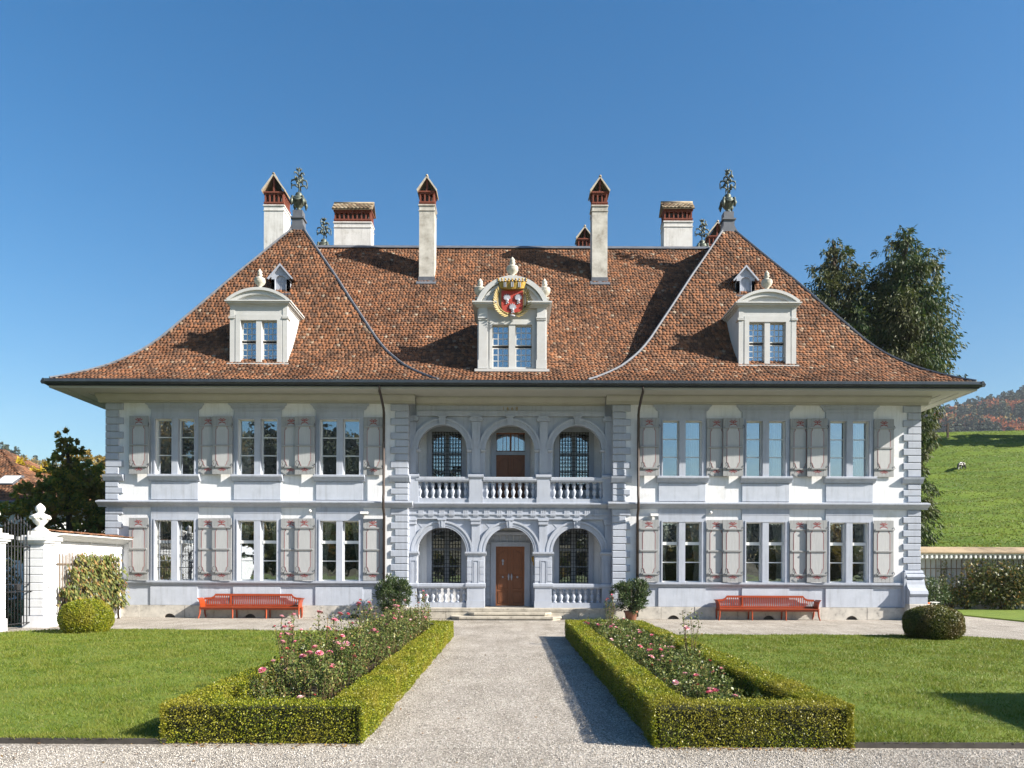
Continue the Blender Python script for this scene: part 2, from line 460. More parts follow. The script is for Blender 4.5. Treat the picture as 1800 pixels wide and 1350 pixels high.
    def archwall(s, x0, x1, xc, r, z0, zs, z1, y0, y1, n=20):
        """wall piece x0..x1 with an arched opening"""
        if xc - r > x0 + 1e-4: s.box(x0, xc - r, y0, y1, z0, zs)
        if x1 > xc + r + 1e-4: s.box(xc + r, x1, y0, y1, z0, zs)
        pts = [(xc - r * math.cos(math.pi * i / n), zs + r * math.sin(math.pi * i / n)) for i in range(n + 1)]
        for i in range(n):
            (ax, az), (bx, bz) = pts[i], pts[i + 1]
            ax2 = x0 if i == 0 else ax
            bx2 = x1 if i == n - 1 else bx
            s.add([(ax, y0, az), (bx, y0, bz), (bx2, y0, z1), (ax2, y0, z1), (ax, y1, az), (bx, y1, bz), (bx2, y1, z1), (ax2, y1, z1)],
                  [(0, 1, 2, 3), (7, 6, 5, 4), (0, 4, 5, 1), (3, 2, 6, 7)])
        # the wedges left and right of the first and last step
        for (ax, az), xe in ((pts[0], x0), (pts[-1], x1)):
            if abs(ax - xe) > 1e-4:
                V = [(ax, y0, az), (xe, y0, z1), (xe, y0, az), (ax, y1, az), (xe, y1, z1), (xe, y1, az)]
                s.add(V, [(0, 1, 2), (5, 4, 3)])
        return s
    def mesh(s, name, mat, midx=None):
        me = bpy.data.meshes.new(name)
        me.from_pydata(s.v, [], s.f)
        for m in (mat if isinstance(mat, (list, tuple)) else [mat]):
            me.materials.append(m)
        if any(s.sm):
            me.polygons.foreach_set('use_smooth', np.array(s.sm, dtype=bool))
        bm = bmesh.new()
        bm.from_mesh(me)
        bmesh.ops.recalc_face_normals(bm, faces=bm.faces)
        bm.to_mesh(me)
        bm.free()
        return me
    def obj(s, name, mat, parent=None, loc=(0, 0, 0), rz=0.0):
        return link(name, s.mesh(name, mat), parent, loc, rz)

def link(name, me, parent=None, loc=(0, 0, 0), rz=0.0):
    o = bpy.data.objects.new(name, me)
    COL.objects.link(o)
    o.parent = parent
    o.location = loc
    if rz:
        o.rotation_euler = (0, 0, rz)
    return o

def tag(o, label=None, cat=None, group=None, kind=None):
    if label: o['label'] = label
    if cat: o['category'] = cat
    if group: o['group'] = group
    if kind: o['kind'] = kind
    return o

def thing(name, loc, label, cat, group=None):
    return tag(link(name, None, None, loc), label, cat, group)

def copy_tree(o, parent=None, loc=None, rz=None):
    kids = list(o.children)
    c = o.copy()
    COL.objects.link(c)
    c.parent = parent
    if loc is not None: c.location = loc
    if rz is not None: c.rotation_euler = (0, 0, rz)
    for k in kids:
        copy_tree(k, c)
    return c

def unit(a):
    return a / np.maximum(np.linalg.norm(a, axis=1, keepdims=True), 1e-9)

def leaves_np(P, D, N, L, W, fold=0.0):
    """rhombic leaves: base P, direction D, face normal hint N"""
    D = unit(D)
    S = unit(np.cross(D, N))
    n = len(P)
    L = np.broadcast_to(np.asarray(L, dtype=float).reshape(-1, 1), (n, 1))
    W = np.broadcast_to(np.asarray(W, dtype=float).reshape(-1, 1), (n, 1))
    V = np.empty((n, 4, 3))
    V[:, 0] = P
    V[:, 1] = P + D * L * 0.5 + S * W * 0.5
    V[:, 2] = P + D * L
    V[:, 3] = P + D * L * 0.5 - S * W * 0.5
    F = np.arange(n * 4).reshape(n, 4)
    return V.reshape(-1, 3), F

def rvec(n):
    return unit(rng.normal(size=(n, 3)))
# ================================================================== SETTING: ground
MB().box(-1100, 1100, -600, 1250, -0.6, -0.05).obj('ground', m_earth)['kind'] = 'structure'
MB().box(-16.5, 60, -14, 38.2, -0.04, 0.0).obj('gravel_forecourt', m_gravel)['kind'] = 'structure'
MB().box(-60, -16.5, -14, 60, -0.04, -0.004).obj('side_yard', m_earth)['kind'] = 'structure'

# ================================================================== CHATEAU (local frame: y=0 is the wing front)
H = thing('chateau', (0, 30, 0), 'white two-storey mansion with grey quoins, arcaded loggia and steep red-brown tiled roof', 'mansion')
XL0, XL1, XR0, XR1 = -16.14, -4.11, 4.10, 16.34
WINX = [-13.40, -10.10, -6.82, 6.85, 10.18, 13.52]
ZB0, ZB1, ZU0, ZU1 = 1.48, 3.875, 5.70, 7.92
def holes(xs):
    return [(x - .78, x + .78, a, b) for x in xs for a, b in ((ZB0, ZB1), (ZU0, ZU1))]
for x0, x1, xs in ((XL0, XL1, WINX[:3]), (XR0, XR1, WINX[3:])):
    MB().wall(x0, x1, 0.0, 8.9, holes(xs), 0.0, 0.45).obj('front_wall', m_white, H)
for x0, x1 in ((XL0, XL0 + .45), (XR1 - .45, XR1)):
    MB().box(x0, x1, 0.45, 16.0, 0, 8.9).obj('side_wall', m_white, H)
MB().box(XL0, XR1, 16.0, 16.4, 0, 8.9).obj('rear_wall', m_white, H)
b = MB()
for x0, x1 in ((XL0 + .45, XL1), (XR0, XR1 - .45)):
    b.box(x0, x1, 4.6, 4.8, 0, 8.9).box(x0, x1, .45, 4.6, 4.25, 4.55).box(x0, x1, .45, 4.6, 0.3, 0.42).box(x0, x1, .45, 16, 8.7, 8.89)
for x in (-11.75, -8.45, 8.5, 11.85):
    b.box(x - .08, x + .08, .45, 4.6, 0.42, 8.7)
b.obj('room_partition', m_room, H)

# painted base zone, plinth blocks and cellar vents
for x0, x1, xs in ((XL0 + .62, XL1 - .72, WINX[:3]), (XR0 + .72, XR1 - .62, WINX[3:])):
    MB().box(x0, x1, -.03, 0, .50, 1.30).obj('base_band', m_panel, H)
    b = MB().prism([(-.001, 1.32), (-.13, 1.34), (-.17, 1.40), (-.17, 1.478), (-.001, 1.478)], 'x', x0 - .02, x1 + .02)
    b.prism([(-.031, 1.25), (-.07, 1.27), (-.09, 1.318), (-.031, 1.318)], 'x', x0, x1)
    b.obj('sill_band', m_trim, H)
    for x in xs:
        MB().box(x - .945, x + .945, -.075, -.03, .50, 1.248).obj('base_panel', m_panel, H)
        MB().cbox(x - .945, x + .945, -.05, 0, 4.70, 5.43, .012).obj('parapet_panel', m_panel, H)
VENTS = [-13.55, -10.35, -6.2, 6.5, 10.3, 13.6]
for x0, x1 in ((XL0 - .02, XL1 + .02), (XR0 - .02, XR1 - .62)):
    x = x0
    while x < x1 - .01:
        w = rnd.uniform(1.1, 2.1)
        e = x1 if x1 - (x + w) < .8 else x + w
        vs = [v for v in VENTS if x - .1 < v < e + .1]
        if vs:
            v = vs[0]
            x2, e2 = min(x, v - .6), max(e, v + .6)
            e = min(e2, x1)
            MB().archwall(x + .006, e - .006, min(max(v, x + .4), e - .4), .25, -.12, -.09, .49, -.12, 0, 12).obj('plinth_stone', m_stone, H)
            MB().box(x + .01, e - .01, -.004, -.002, 0, .45).obj('vent_dark_plate', m_room, H)  # dark plate stands in for the shade inside the vent arch
        else:
            MB().cbox(x + .006, e - .006, -.12 - rnd.uniform(0, .012), 0, 0, .49, .012).obj('plinth_stone', m_stone, H)
        x = e

# quoins
def quoins(x_edge, sgn, z0, z1, skip=None):
    """x_edge the corner, sgn +1 when the blocks run to +x from it"""
    n = int(round((z1 - z0) / .277))
    p = (z1 - z0) / n
    for i in range(n):
        a = z0 + i * p
        if skip and skip[0] - .12 < a + p / 2 < skip[1] + .12: continue
        w = .68 if i % 2 else .50
        xa, xb = (x_edge - .03 * sgn, x_edge + w * sgn)
        x0, x1 = min(xa, xb), max(xa, xb)
        side = .72 if i % 2 == 0 else .52
        q = MB().cbox(x0, x1, -.06, side, a + .012, a + p - .012, .02)
        q.obj('quoin_block', m_trim, H)
for xe, sg in ((XL0, 1), (XL1, -1), (XR0, 1), (XR1, -1)):
    lo = 1.98 if xe == XR1 else .5
    quoins(xe, sg, lo, 4.38)
    quoins(xe, sg, 4.69, 5.43)
    quoins(xe, sg, 5.70, 8.55)
    x0, x1 = (xe - .09, xe + .72) if sg > 0 else (xe - .72, xe + .09)
    MB().prism([(.75, 5.44), (-.09, 5.44), (-.12, 5.50), (-.17, 5.60), (-.19, 5.68), (-.06, 5.695), (.75, 5.695)], 'x', x0, x1).obj('quoin_band', m_trim, H)

# scrolled buttress foot at the right corner
b = MB().prism([(0.0, 1.985), (-.10, 1.96), (-.14, 1.88), (-.12, 1.84), (-.22, 1.80), (-.26, 1.72), (-.22, 1.66), (-.14, 1.63), (-.20, 1.58), (-.22, 1.52),
                (-.24, 1.42), (-.32, 1.28), (-.46, 1.17), (-.50, 1.05), (-.44, .95), (-.40, .93), (-.44, .91), (-.44, .66), (0, .66)], 'x', XR1 - .62, XR1 + .10)
b.obj('buttress_scroll', m_trim, H)
MB().cbox(XR1 - .66, XR1 + .16, -.50, .2, 0, .655, .02).obj('buttress_stone', m_stone, H)
MB().cbox(XR1 - .72, XR1 - .62, -.22, .0, .5, 1.9, .01).obj('buttress_flank', m_trim, H)

# storey cornice
def storey_prof(y):
    return [(y, 4.40), (y - .06, 4.40), (y - .08, 4.45), (y - .16, 4.50), (y - .24, 4.55), (y - .27, 4.58), (y - .27, 4.63), (y - .02, 4.68), (y, 4.68)]
for x0, x1 in ((XL0 - .30, XL1 + .22), (XR0 - .22, XR1 + .30)):
    MB().prism(storey_prof(0.0), 'x', x0, x1).obj('storey_cornice', m_trim, H)
MB().prism(storey_prof(0.38), 'x', XL1 + .222, XR0 - .222).obj('storey_cornice', m_trim, H)
for sx, x in ((-1, XL0), (1, XR1)):
    b = MB()
    b.prism([(x, 4.40), (x + .08 * sx, 4.45), (x + .27 * sx, 4.57), (x + .27 * sx, 4.63), (x, 4.68)], 'y', .0, 16.3)
    b.obj('storey_cornice', m_trim, H)

# main cornice under the soffit, stepping back at the loggia
def main_prof(y):
    return [(y, 8.56), (y - .07, 8.56), (y - .07, 8.60), (y - .10, 8.62), (y - .10, 8.66), (y - .20, 8.72), (y - .30, 8.79), (y - .32, 8.84), (y - .32, 8.875), (y, 8.875)]
for x0, x1 in ((XL0 - .30, XL1 + .30), (XR0 - .30, XR1 + .30)):
    MB().prism(main_prof(0.0), 'x', x0, x1).obj('main_cornice', m_soffit, H)
MB().prism(main_prof(0.38), 'x', XL1 + .302, XR0 - .302).obj('main_cornice', m_soffit, H)
for sx, x in ((-1, XL0), (1, XR1)):
    MB().prism([(x, 8.56), (x + .07 * sx, 8.56), (x + .10 * sx, 8.66), (x + .30 * sx, 8.79), (x + .32 * sx, 8.875), (x, 8.875)], 'y', .002, 16.3).obj('main_cornice', m_soffit, H)

# eaves: soffit boards, fascia, gutter
EX0, EX1, EY0, EY1 = -17.70, 17.86, -1.5, 17.9
def soffit_run(name, mat, inset0, inset1, z0, z1):
    """mitred ring between two insets from the eave line"""
    o0 = (EX0 + inset0, EX1 - inset0, EY0 + inset0, EY1 - inset0)
    o1 = (EX0 + inset1, EX1 - inset1, EY0 + inset1, EY1 - inset1)
    def crn(o): return [(o[0], o[2]), (o[1], o[2]), (o[1], o[3]), (o[0], o[3])]
    A, B = crn(o0), crn(o1)
    for k in range(4):
        q = [A[k], A[(k + 1) % 4], B[(k + 1) % 4], B[k]]
        if k == 0 and inset1 > 1.3:                      # run the front soffit back to the loggia wall
            MB().prism([(x, y) for x, y in [(XL1 - .4, EY0 + inset1 + .002), (XR0 + .4, EY0 + inset1 + .002), (XR0 + .4, .42), (XL1 - .4, .42)]], 'z', z0, z1).obj(name, mat, H)
        MB().prism(q, 'z', z0, z1).obj(name, mat, H)
soffit_run('soffit_board', m_soffit, .16, .52, 8.845, 8.90)
soffit_run('soffit_board', m_soffit, .53, .98, 8.862, 8.905)
soffit_run('soffit_board', m_soffit, .99, 1.55, 8.880, 8.915)
soffit_run('eaves_fascia', m_soffit, .10, .158, 8.83, 9.02)
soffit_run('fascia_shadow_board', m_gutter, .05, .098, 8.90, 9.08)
gp = [(0, 9.155), (-.015, 9.155), (-.02, 9.13), (-.11, 9.02), (-.06, 8.955), (.0, 8.945), (.045, 8.99), (.045, 9.10)]
MB().prism([(EY0 - q[0] * -1, q[1]) for q in gp], 'x', EX0 - .1, EX1 + .1).obj('eaves_gutter', m_gutter, H)
MB().prism([(EX0 + q[0], q[1]) for q in gp], 'y', EY0 - .1, EY1).obj('eaves_gutter', m_gutter, H)
MB().prism([(EX1 - q[0], q[1]) for q in gp], 'y', EY0 - .1, EY1).obj('eaves_gutter', m_gutter, H)

# downpipes
for sx, x in ((-1, -5.02), (1, 5.05)):
    xt = x - sx * .02
    MB().tube([(xt, -1.48, 8.98), (xt, -1.40, 8.74), (xt + .0, -1.1, 8.62), (x, -.40, 8.30), (x, -.30, 8.1), (x, -.30, 4.95), (x, -.36, 4.8), (x, -.36, 4.36), (x, -.16, 4.1), (x, -.16, .1)], .052, 8).obj('downpipe', m_pipe, H)

# ------------------------------------------------------------------ windows
def arcpts(cx, cz, r, a0, a1, n):
    return [(cx + r * math.cos(R(a0 + (a1 - a0) * i / n)), cz + r * math.sin(R(a0 + (a1 - a0) * i / n))) for i in range(n + 1)]
def window_stone(h, top, ears):
    """jambs, mullion and frieze; x=0 the middle, z=0 the sill"""
    b = MB()
    for s in (-1, 1):
        x0, x1 = sorted((s * .78, s * .945))
        b.box(x0, x1, -.05, .0, -.0, h)
        a0, a1 = sorted((s * .78, s * .83))
        b.box(a0, a1, -.075, -.05, 0, h + .06)
    b.box(-.125, .125, -.06, .24, 0, h)
    b.box(-.945, .945, -.05, 0, h, top)
    b.box(-.78, .78, -.075, -.05, h, h + .06)
    b.box(-.945, .945, -.062, -.05, h + .30, h + .33)
    if ears:
        for s in (-1, 1):
            pts = [(.945, top - .26), (.99, top - .25), (1.06, top - .19), (1.09, top - .10), (1.14, top - .08), (1.14, top), (.945, top)]
            b.prism([(s * p[0], p[1]) for p in pts], 'y', -.05, 0)
        b.box(-1.17, 1.17, -.09, -.0501, top - .06, top - .002)
        b.box(-1.0, 1.0, -.075, -.0501, top - .22, top - .19)
    return b
def casement(w, h, bars, y=.14):
    """timber frame of one light, with its glazing bars at the heights in bars (z, half width)"""
    b = MB()
    f = .042
    b.box(-w / 2, -w / 2 + f, y, y + .06, 0, h).box(w / 2 - f, w / 2, y, y + .06, 0, h)
    b.box(-w / 2 + f, w / 2 - f, y, y + .06, 0, f).box(-w / 2 + f, w / 2 - f, y, y + .06, h - f, h)
    for z, t in bars:
        b.box(-w / 2 + f, w / 2 - f, y - (.03 if t > .03 else -.008), y + .055, z - t, z + t)
    return b
def curtain(w, h, side, cover, tie):
    n = 26
    V = []; F = []
    rows = 10
    for j in range(rows + 1):
        z = h * j / rows
        k = cover
        if tie:
            q = j / rows
            k = cover * (.42 + .58 * min(1, abs(q - .33) / .67) ** .8) if q > .33 else cover * (.42 + .2 * (.33 - q) / .33)
        for i in range(n + 1):
            u = i / n
            x = side * (w / 2 - u * w * k)
            V.append((x, .40 + .035 * math.sin(u * 9 * math.pi), z))
    for j in range(rows):
        for i in range(n):
            F.append((j * (n + 1) + i, j * (n + 1) + i + 1, (j + 1) * (n + 1) + i + 1, (j + 1) * (n + 1) + i))
    return MB().add(V, F, True)
hu, hb = ZU1 - ZU0, ZB1 - ZB0
me_wu = window_stone(hu, 8.555 - ZU0, True).mesh('window', m_trim)
me_wb = window_stone(hb, 4.395 - ZB0, False).mesh('window', m_trim)
me_sill = MB().prism([(0, -.26), (-.09, -.26), (-.11, -.20), (-.13, -.18), (-.20, -.10), (-.22, -.085), (-.22, -.02), (-.20, -.003), (.2, -.003), (.2, -.26)], 'x', -1.02, 1.02).mesh('window_sill', m_trim)
cw = .655
barsu = [(hu * .355, .02), (hu * .68, .02)]
barsb = [(hb * .33, .02), (hb * .645, .06)]
me_cu = casement(cw, hu, barsu).mesh('casement', m_frame)
me_cb = casement(cw, hb, barsb).mesh('casement', m_frame)
def pane_mesh(w, h):
    return MB().box(-w / 2, w / 2, .168, .173, 0, h).mesh('pane', m_glass)
def segs(h, bars):
    z = .04; out = []
    for q, t in bars:
        out.append((z, q - t)); z = q + t
    out.append((z, h - .04))
    return out
pu = [(a, pane_mesh(cw - .08, c - a)) for a, c in segs(hu, barsu)]
pb = [(a, pane_mesh(cw - .08, c - a)) for a, c in segs(hb, barsb)]
me_cur = {(s, t): curtain(cw, (hb if t else hu), s, .58, t).mesh('curtain', m_cloth) for s in (-1, 1) for t in (True, False)}
for i, x in enumerate(WINX):
    for up in (False, True):
        w = link('window', me_wu if up else me_wb, H, (x, 0, ZU0 if up else ZB0))
        if up:
            link('window_sill', me_sill, w)
        for s in (-1, 1):
            link('casement', me_cu if up else me_cb, w, (s * .4525, 0, 0))
            for z, me in (pu if up else pb):
                link('pane', me, w, (s * .4525, 0, z))
            show = (up and (i >= 3 and s == 1)) or (not up and i > 0)
            if up and i == 1 and s == -1: show = True
            if show:
                link('curtain', me_cur[(s, not up)], w, (s * .4525, 0, 0))
# iron bars in the left-hand ground-floor window
w0 = [o for o in H.children if o.name.startswith('window') and abs(o.location.x - WINX[0]) < .1 and o.location.z < 3][0]
for s in (-1, 1):
    b = MB()
    for k in range(5):
        b.tube([(s * .44 - .25 + k * .125, .10, .0), (s * .44 - .25 + k * .125, .10, hb)], .013, 5)
    for z in (.5, 1.0, 1.75):
        b.box(s * .44 - .3, s * .44 + .3, .09, .11, z, z + .025)
    b.obj('window_bar', m_iron, w0)

# ------------------------------------------------------------------ shutters
SW = .79
def frame_curve(h):
    x0, x1 = .15, SW - .15
    z0, z1 = .42, h - .40
    xm = SW / 2
    top = [(x1, z1 - .12), (x1 - .05, z1 - .08), (x1 - .06, z1 + .0), (xm + .12, z1 + .12), (xm, z1 + .145), (xm - .12, z1 + .12), (x0 + .06, z1), (x0 + .05, z1 - .08), (x0, z1 - .12)]
    bot = [(x0, z0 + .12), (x0 + .05, z0 + .08), (x0 + .06, z0), (xm - .12, z0 - .10), (xm, z0 - .12), (xm + .12, z0 - .10), (x1 - .06, z0), (x1 - .05, z0 + .08), (x1, z0 + .12)]
    return top + bot
def shutter_meshes(h):
    b = MB()
    for k in range(5):
        x = k * SW / 5
        b.box(x + .003, x + SW / 5 - .003, -.035, 0, 0, h)
    bd = b.mesh('shutter', m_shut)
    b = MB()
    b.prism([(-.0355, -.035), (-.075, -.03), (-.08, .025), (-.0355, .035)], 'x', .05, SW - .05)
    bt = [(b.mesh('batten', m_shut), (0, 0, z)) for z in (.30, h * .5, h - .37)]
    bt = [('batten', bt[0][0], q[1]) for q in bt]
    c = frame_curve(h)
    ip = MB().prism(c, 'y', -.0395, -.036).mesh('painted_panel', m_shin)
    b = MB()
    n = len(c)
    cx, cz = SW / 2, h / 2
    for i in range(n):
        p, q = Vector((c[i][0], c[i][1])), Vector((c[(i + 1) % n][0], c[(i + 1) % n][1]))
        d = (q - p).normalized()
        t = Vector((-d.y, d.x)) * .0075
        p2, q2 = p - d * .006, q + d * .006
        V = [(p2.x - t.x, -.043, p2.y - t.y), (q2.x - t.x, -.043, q2.y - t.y), (q2.x + t.x, -.043, q2.y + t.y), (p2.x + t.x, -.043, p2.y + t.y)]
        V += [(v[0], -.0397, v[2]) for v in V]
        b.add(V, [(0, 1, 2, 3), (0, 4, 5, 1), (1, 5, 6, 2), (2, 6, 7, 3), (3, 7, 4, 0)])
    bl = b.mesh('painted_border', m_redp)
    b = MB()
    def leafp(x, z, a, l, w):
        nonlocal b
        pts = [(0, 0), (l * .35, w), (l * .8, w * .6), (l, 0), (l * .8, -w * .6), (l * .35, -w)]
        ca, sa = math.cos(a), math.sin(a)
        b.prism([(x + p[0] * ca - p[1] * sa, z + p[0] * sa + p[1] * ca) for p in pts], 'y', -.041, -.0355)
    orn = []
    for zc, up in ((h - .185, 1), (.235, -1)):
        b = MB()
        for s in (-1, 1):
            leafp(SW / 2 + s * .02, zc, math.pi / 2 - s * 1.15 * 1 if up > 0 else -math.pi / 2 + s * 1.15, .16, .022)
            leafp(SW / 2 + s * .03, zc - up * .05, math.pi / 2 - s * 1.9 if up > 0 else -math.pi / 2 + s * 1.9, .12, .018)
            leafp(SW / 2 + s * .015, zc + up * .05, math.pi / 2 - s * .9 if up > 0 else -math.pi / 2 + s * .9, .10, .018)
        leafp(SW / 2, zc - up * .06, math.pi / 2 * up, .15, .03)
        orn.append(('painted_ornament', b.mesh('painted_ornament', m_redp), (0, 0, 0)))
    b = MB()
    b.tube([(.05, -.10, .32), (.10, -.14, .40), (.07, -.16, .50), (.13, -.13, .55)], .012, 5)
    b.tube([(.12, -.08, .26), (.2, -.12, .42)], .010, 5)
    hk = b.mesh('shutter_stay', m_iron)
    hg = MB().tube([(SW - .02, -.05, -.06), (SW + .03, -.07, 0), (SW - .0, -.05, .09)], .013, 5).mesh('hinge', m_iron)
    o3 = (0, 0, 0)
    return bd, bt + orn + [('painted_panel', ip, o3), ('painted_border', bl, o3), ('shutter_stay', hk, o3), ('hinge', hg, (0, 0, .33)), ('hinge', hg, (0, 0, h - .36))]
SHU, SHB = shutter_meshes(2.30), shutter_meshes(2.46)
def put_shutter(x, up, y, rz):
    S = SHU if up else SHB
    s = link('shutter', S[0], H, (x, y, 5.70 if up else 1.495), rz)
    for n, me, lc in S[1]:
        link(n, me, s, lc)
for i, x in enumerate(WINX):
    for up in (False, True):
        # left leaf (folds back behind its neighbour) and right leaf (stands proud)
        pl = (x - .955 - SW, -.16, R(rnd.uniform(-3.5, -1)))
        pr = (x + .955, -.06, R(rnd.uniform(-.3, .3)))
        put_shutter(pl[0], up, pl[1], pl[2])
        put_shutter(pr[0], up, pr[1], pr[2])

# ------------------------------------------------------------------ loggia
AX = [-2.76, -.03, 2.69]
YF, YB = .38, 1.45          # arcade face, back wall face
RA = 1.0
MB().archwall(XL1, -1.395, AX[0], RA, .42, 2.67, 4.2, YF, YF + .34).obj('arcade_wall', m_trim, H)
MB().archwall(-1.394, 1.329, AX[1], RA, .42, 2.67, 4.2, YF, YF + .34).obj('arcade_wall', m_trim, H)
MB().archwall(1.33, XR0, AX[2], RA, .42, 2.67, 4.2, YF, YF + .34).obj('arcade_wall', m_trim, H)
MB().archwall(XL1, -1.395, AX[0], RA, 4.62, 6.81, 8.86, YF, YF + .34).obj('arcade_wall', m_trim, H)
MB().archwall(-1.394, 1.329, AX[1], RA, 4.62, 6.81, 8.86, YF, YF + .34).obj('arcade_wall', m_trim, H)
MB().archwall(1.33, XR0, AX[2], RA, 4.62, 6.81, 8.86, YF, YF + .34).obj('arcade_wall', m_trim, H)
MB().box(XL1, XR0, YF + .0, YB, 4.2, 4.60).obj('loggia_floor', m_trim, H)
MB().box(XL1, XR0, YF + .345, YB + .4, 8.12, 8.2).obj('loggia_ceiling', m_soffit, H)
MB().box(XL1, XR0, -.35, YB + .4, .30, .418).obj('loggia_paving', m_step, H)
for x in (XL1 - .001, XR0 + .001):
    MB().box(x - .2, x + .2, .46, YB, .42, 8.6).obj('loggia_side_wall', m_white, H)
# back wall
LW = [(-2.67, .62), (2.655, .62)]
bh = [(x - w, x + w, 1.38, 3.66) for x, w in LW] + [(x - w, x + w, 5.30, 7.72) for x, w in LW]
bh += [(-.61, .60, .42, 2.92), (-.61, .60, 4.62, 7.70)]
MB().wall(XL1, XR0, .3, 8.6, bh, YB, YB + .35).obj('loggia_back_wall', m_white, H)
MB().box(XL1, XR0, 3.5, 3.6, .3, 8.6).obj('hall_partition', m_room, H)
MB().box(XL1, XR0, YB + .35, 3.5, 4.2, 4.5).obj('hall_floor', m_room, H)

for k, x in enumerate(AX):
    for zs, lower in ((2.67, True), (6.81, False)):
        a = MB().ring(x, zs, RA - .02, RA + .23, 0, math.pi, YF - .07, YF - .001, 26)
        a.ring(x, zs, RA + .17, RA + .25, 0, math.pi, YF - .11, YF - .0705, 26)
        a.ring(x, zs, RA + .05, RA + .08, 0, math.pi, YF - .085, YF - .0705, 26)
        ao = a.obj('archivolt', m_trim, H)
        top = 3.98 if lower else 8.14
        MB().prism([(x - .10, zs + RA - .04), (x + .10, zs + RA - .04), (x + .15, top), (x - .15, top)], 'y', YF - .17, YF - .02).box(x - .17, x + .17, YF - .2, YF - .02, top - .05, top - .001).box(x - .03, x + .03, YF - .19, YF - .17, zs + RA, top - .06).obj('keystone', m_trim, ao)
# wedge joints of the lower spandrels
for k, x in enumerate(AX):
    for s in (-1, 1):
        for a_ in (50, 68):
            a = R(90 - s * (90 - a_))
            p0 = Vector((x + 1.27 * math.cos(a), 2.67 + 1.27 * math.sin(a)))
            p1 = Vector((x + 1.5 * math.cos(a), 2.67 + 1.5 * math.sin(a)))
            d = (p1 - p0).normalized(); t = Vector((-d.y, d.x)) * .012
            MB().prism([tuple(p0 - t), tuple(p1 - t), tuple(p1 + t), tuple(p0 + t)], 'y', YF - .012, YF - .001).obj('spandrel_joint', m_panel, H)

def pier(x0, x1, z0):
    """lower pier block with sunk panel, base and impost"""
    p = MB().box(x0, x1, YF - .16, YF - .002, z0 + .28, 2.55)
    p.box(x0 - .02, x1 + .02, YF - .19, YF - .002, z0, z0 + .28)
    for z in (1.62, 1.88, 2.14, 2.40):
        p.box(x0 - .005, x1 + .005, YF - .166, YF - .16, z + .01, z + .245) if x1 - x0 < .0 else None
    o = p.obj('arcade_pier', m_trim, H)
    xm = (x0 + x1) / 2
    f = MB()
    for s in (-1, 1):
        f.box(min(xm + s * .10, xm + s * .13), max(xm + s * .10, xm + s * .13), YF - .185, YF - .16, 1.42, 2.30)
    f.box(xm - .13, xm + .13, YF - .185, YF - .16, 2.30, 2.33)
    f.box(xm - .07, xm + .07, YF - .175, YF - .16, 1.42, 2.24)
    f.obj('pier_panel', m_trim, o)
    for z in (1.62, 1.90, 2.18):
        for (a, b_) in ((x0 - .004, xm - .15), (xm + .15, x1 + .004)):
            MB().cbox(a, b_, YF - .175, YF - .16, z - .14 + .01, z + .14 - .01, .008).obj('rustic_course', m_trim, o)
    MB().prism([(YF - .16, 1.22), (YF - .20, 1.24), (YF - .22, 1.30), (YF - .22, 1.38), (YF - .17, 1.41), (YF, 1.41), (YF, 1.22)], 'x', x0 - .06, x1 + .06).obj('pier_dado', m_trim, o)
    MB().prism([(YF, 2.52), (YF - .17, 2.52), (YF - .19, 2.56), (YF - .25, 2.60), (YF - .25, 2.665), (YF, 2.668)], 'x', x0 - .09, x1 + .09).obj('impost', m_trim, o)
pier(-1.735, -1.055, .42); pier(.99, 1.67, .42)
pier(XL1 + .05, XL1 + .34, .42); pier(XR0 - .40, XR0 - .05, .42)

def pilaster(x, w, z0, z1, ionic):
    p = MB().box(x - w, x + w, YF - .09, YF - .002, z0, z1 - .22)
    o = p.obj('pilaster', m_trim, H)
    c = MB().box(x - w - .05, x + w + .05, YF - .17, YF - .002, z1 - .06, z1 - .001).box(x - w - .03, x + w + .03, YF - .14, YF - .002, z1 - .21, z1 - .06)
    if ionic:
        for s in (-1, 1):
            c.ring(x + s * (w + .02), z1 - .13, .0, .085, 0, 2 * math.pi, YF - .18, YF - .02, 12)
    c.obj('capital', m_trim, o)
PX = [(-1.395, .165), (1.33, .165), (XL1 + .16, .13), (XR0 - .16, .13)]
for x, w in PX:
    pilaster(x, w, 2.67, 3.98, False)
    pilaster(x, w, 5.82, 8.14, True)
    hw = w + .1
    o = MB().box(x - hw, x + hw, YF - .16, YF - .002, 4.86, 5.70).box(x - hw - .02, x + hw + .02, YF - .18, YF - .002, 4.62, 4.86).obj('pedestal', m_trim, H)
    MB().prism([(YF, 5.62), (YF - .18, 5.62), (YF - .22, 5.68), (YF - .22, 5.75), (YF - .16, 5.80), (YF, 5.80)], 'x', x - hw - .05, x + hw + .05).obj('pedestal_cap', m_trim, o)
    for s in (-1, 1):                                     # upper imposts
        MB().prism([(YF, 6.70), (YF - .05, 6.70), (YF - .10, 6.76), (YF - .10, 6.80), (YF, 6.81)], 'x', *(sorted((x + s * (w + .01), x + s * (w + .21))))).obj('impost', m_trim, H) if -4.0 < x + s * .3 < 4.0 else None
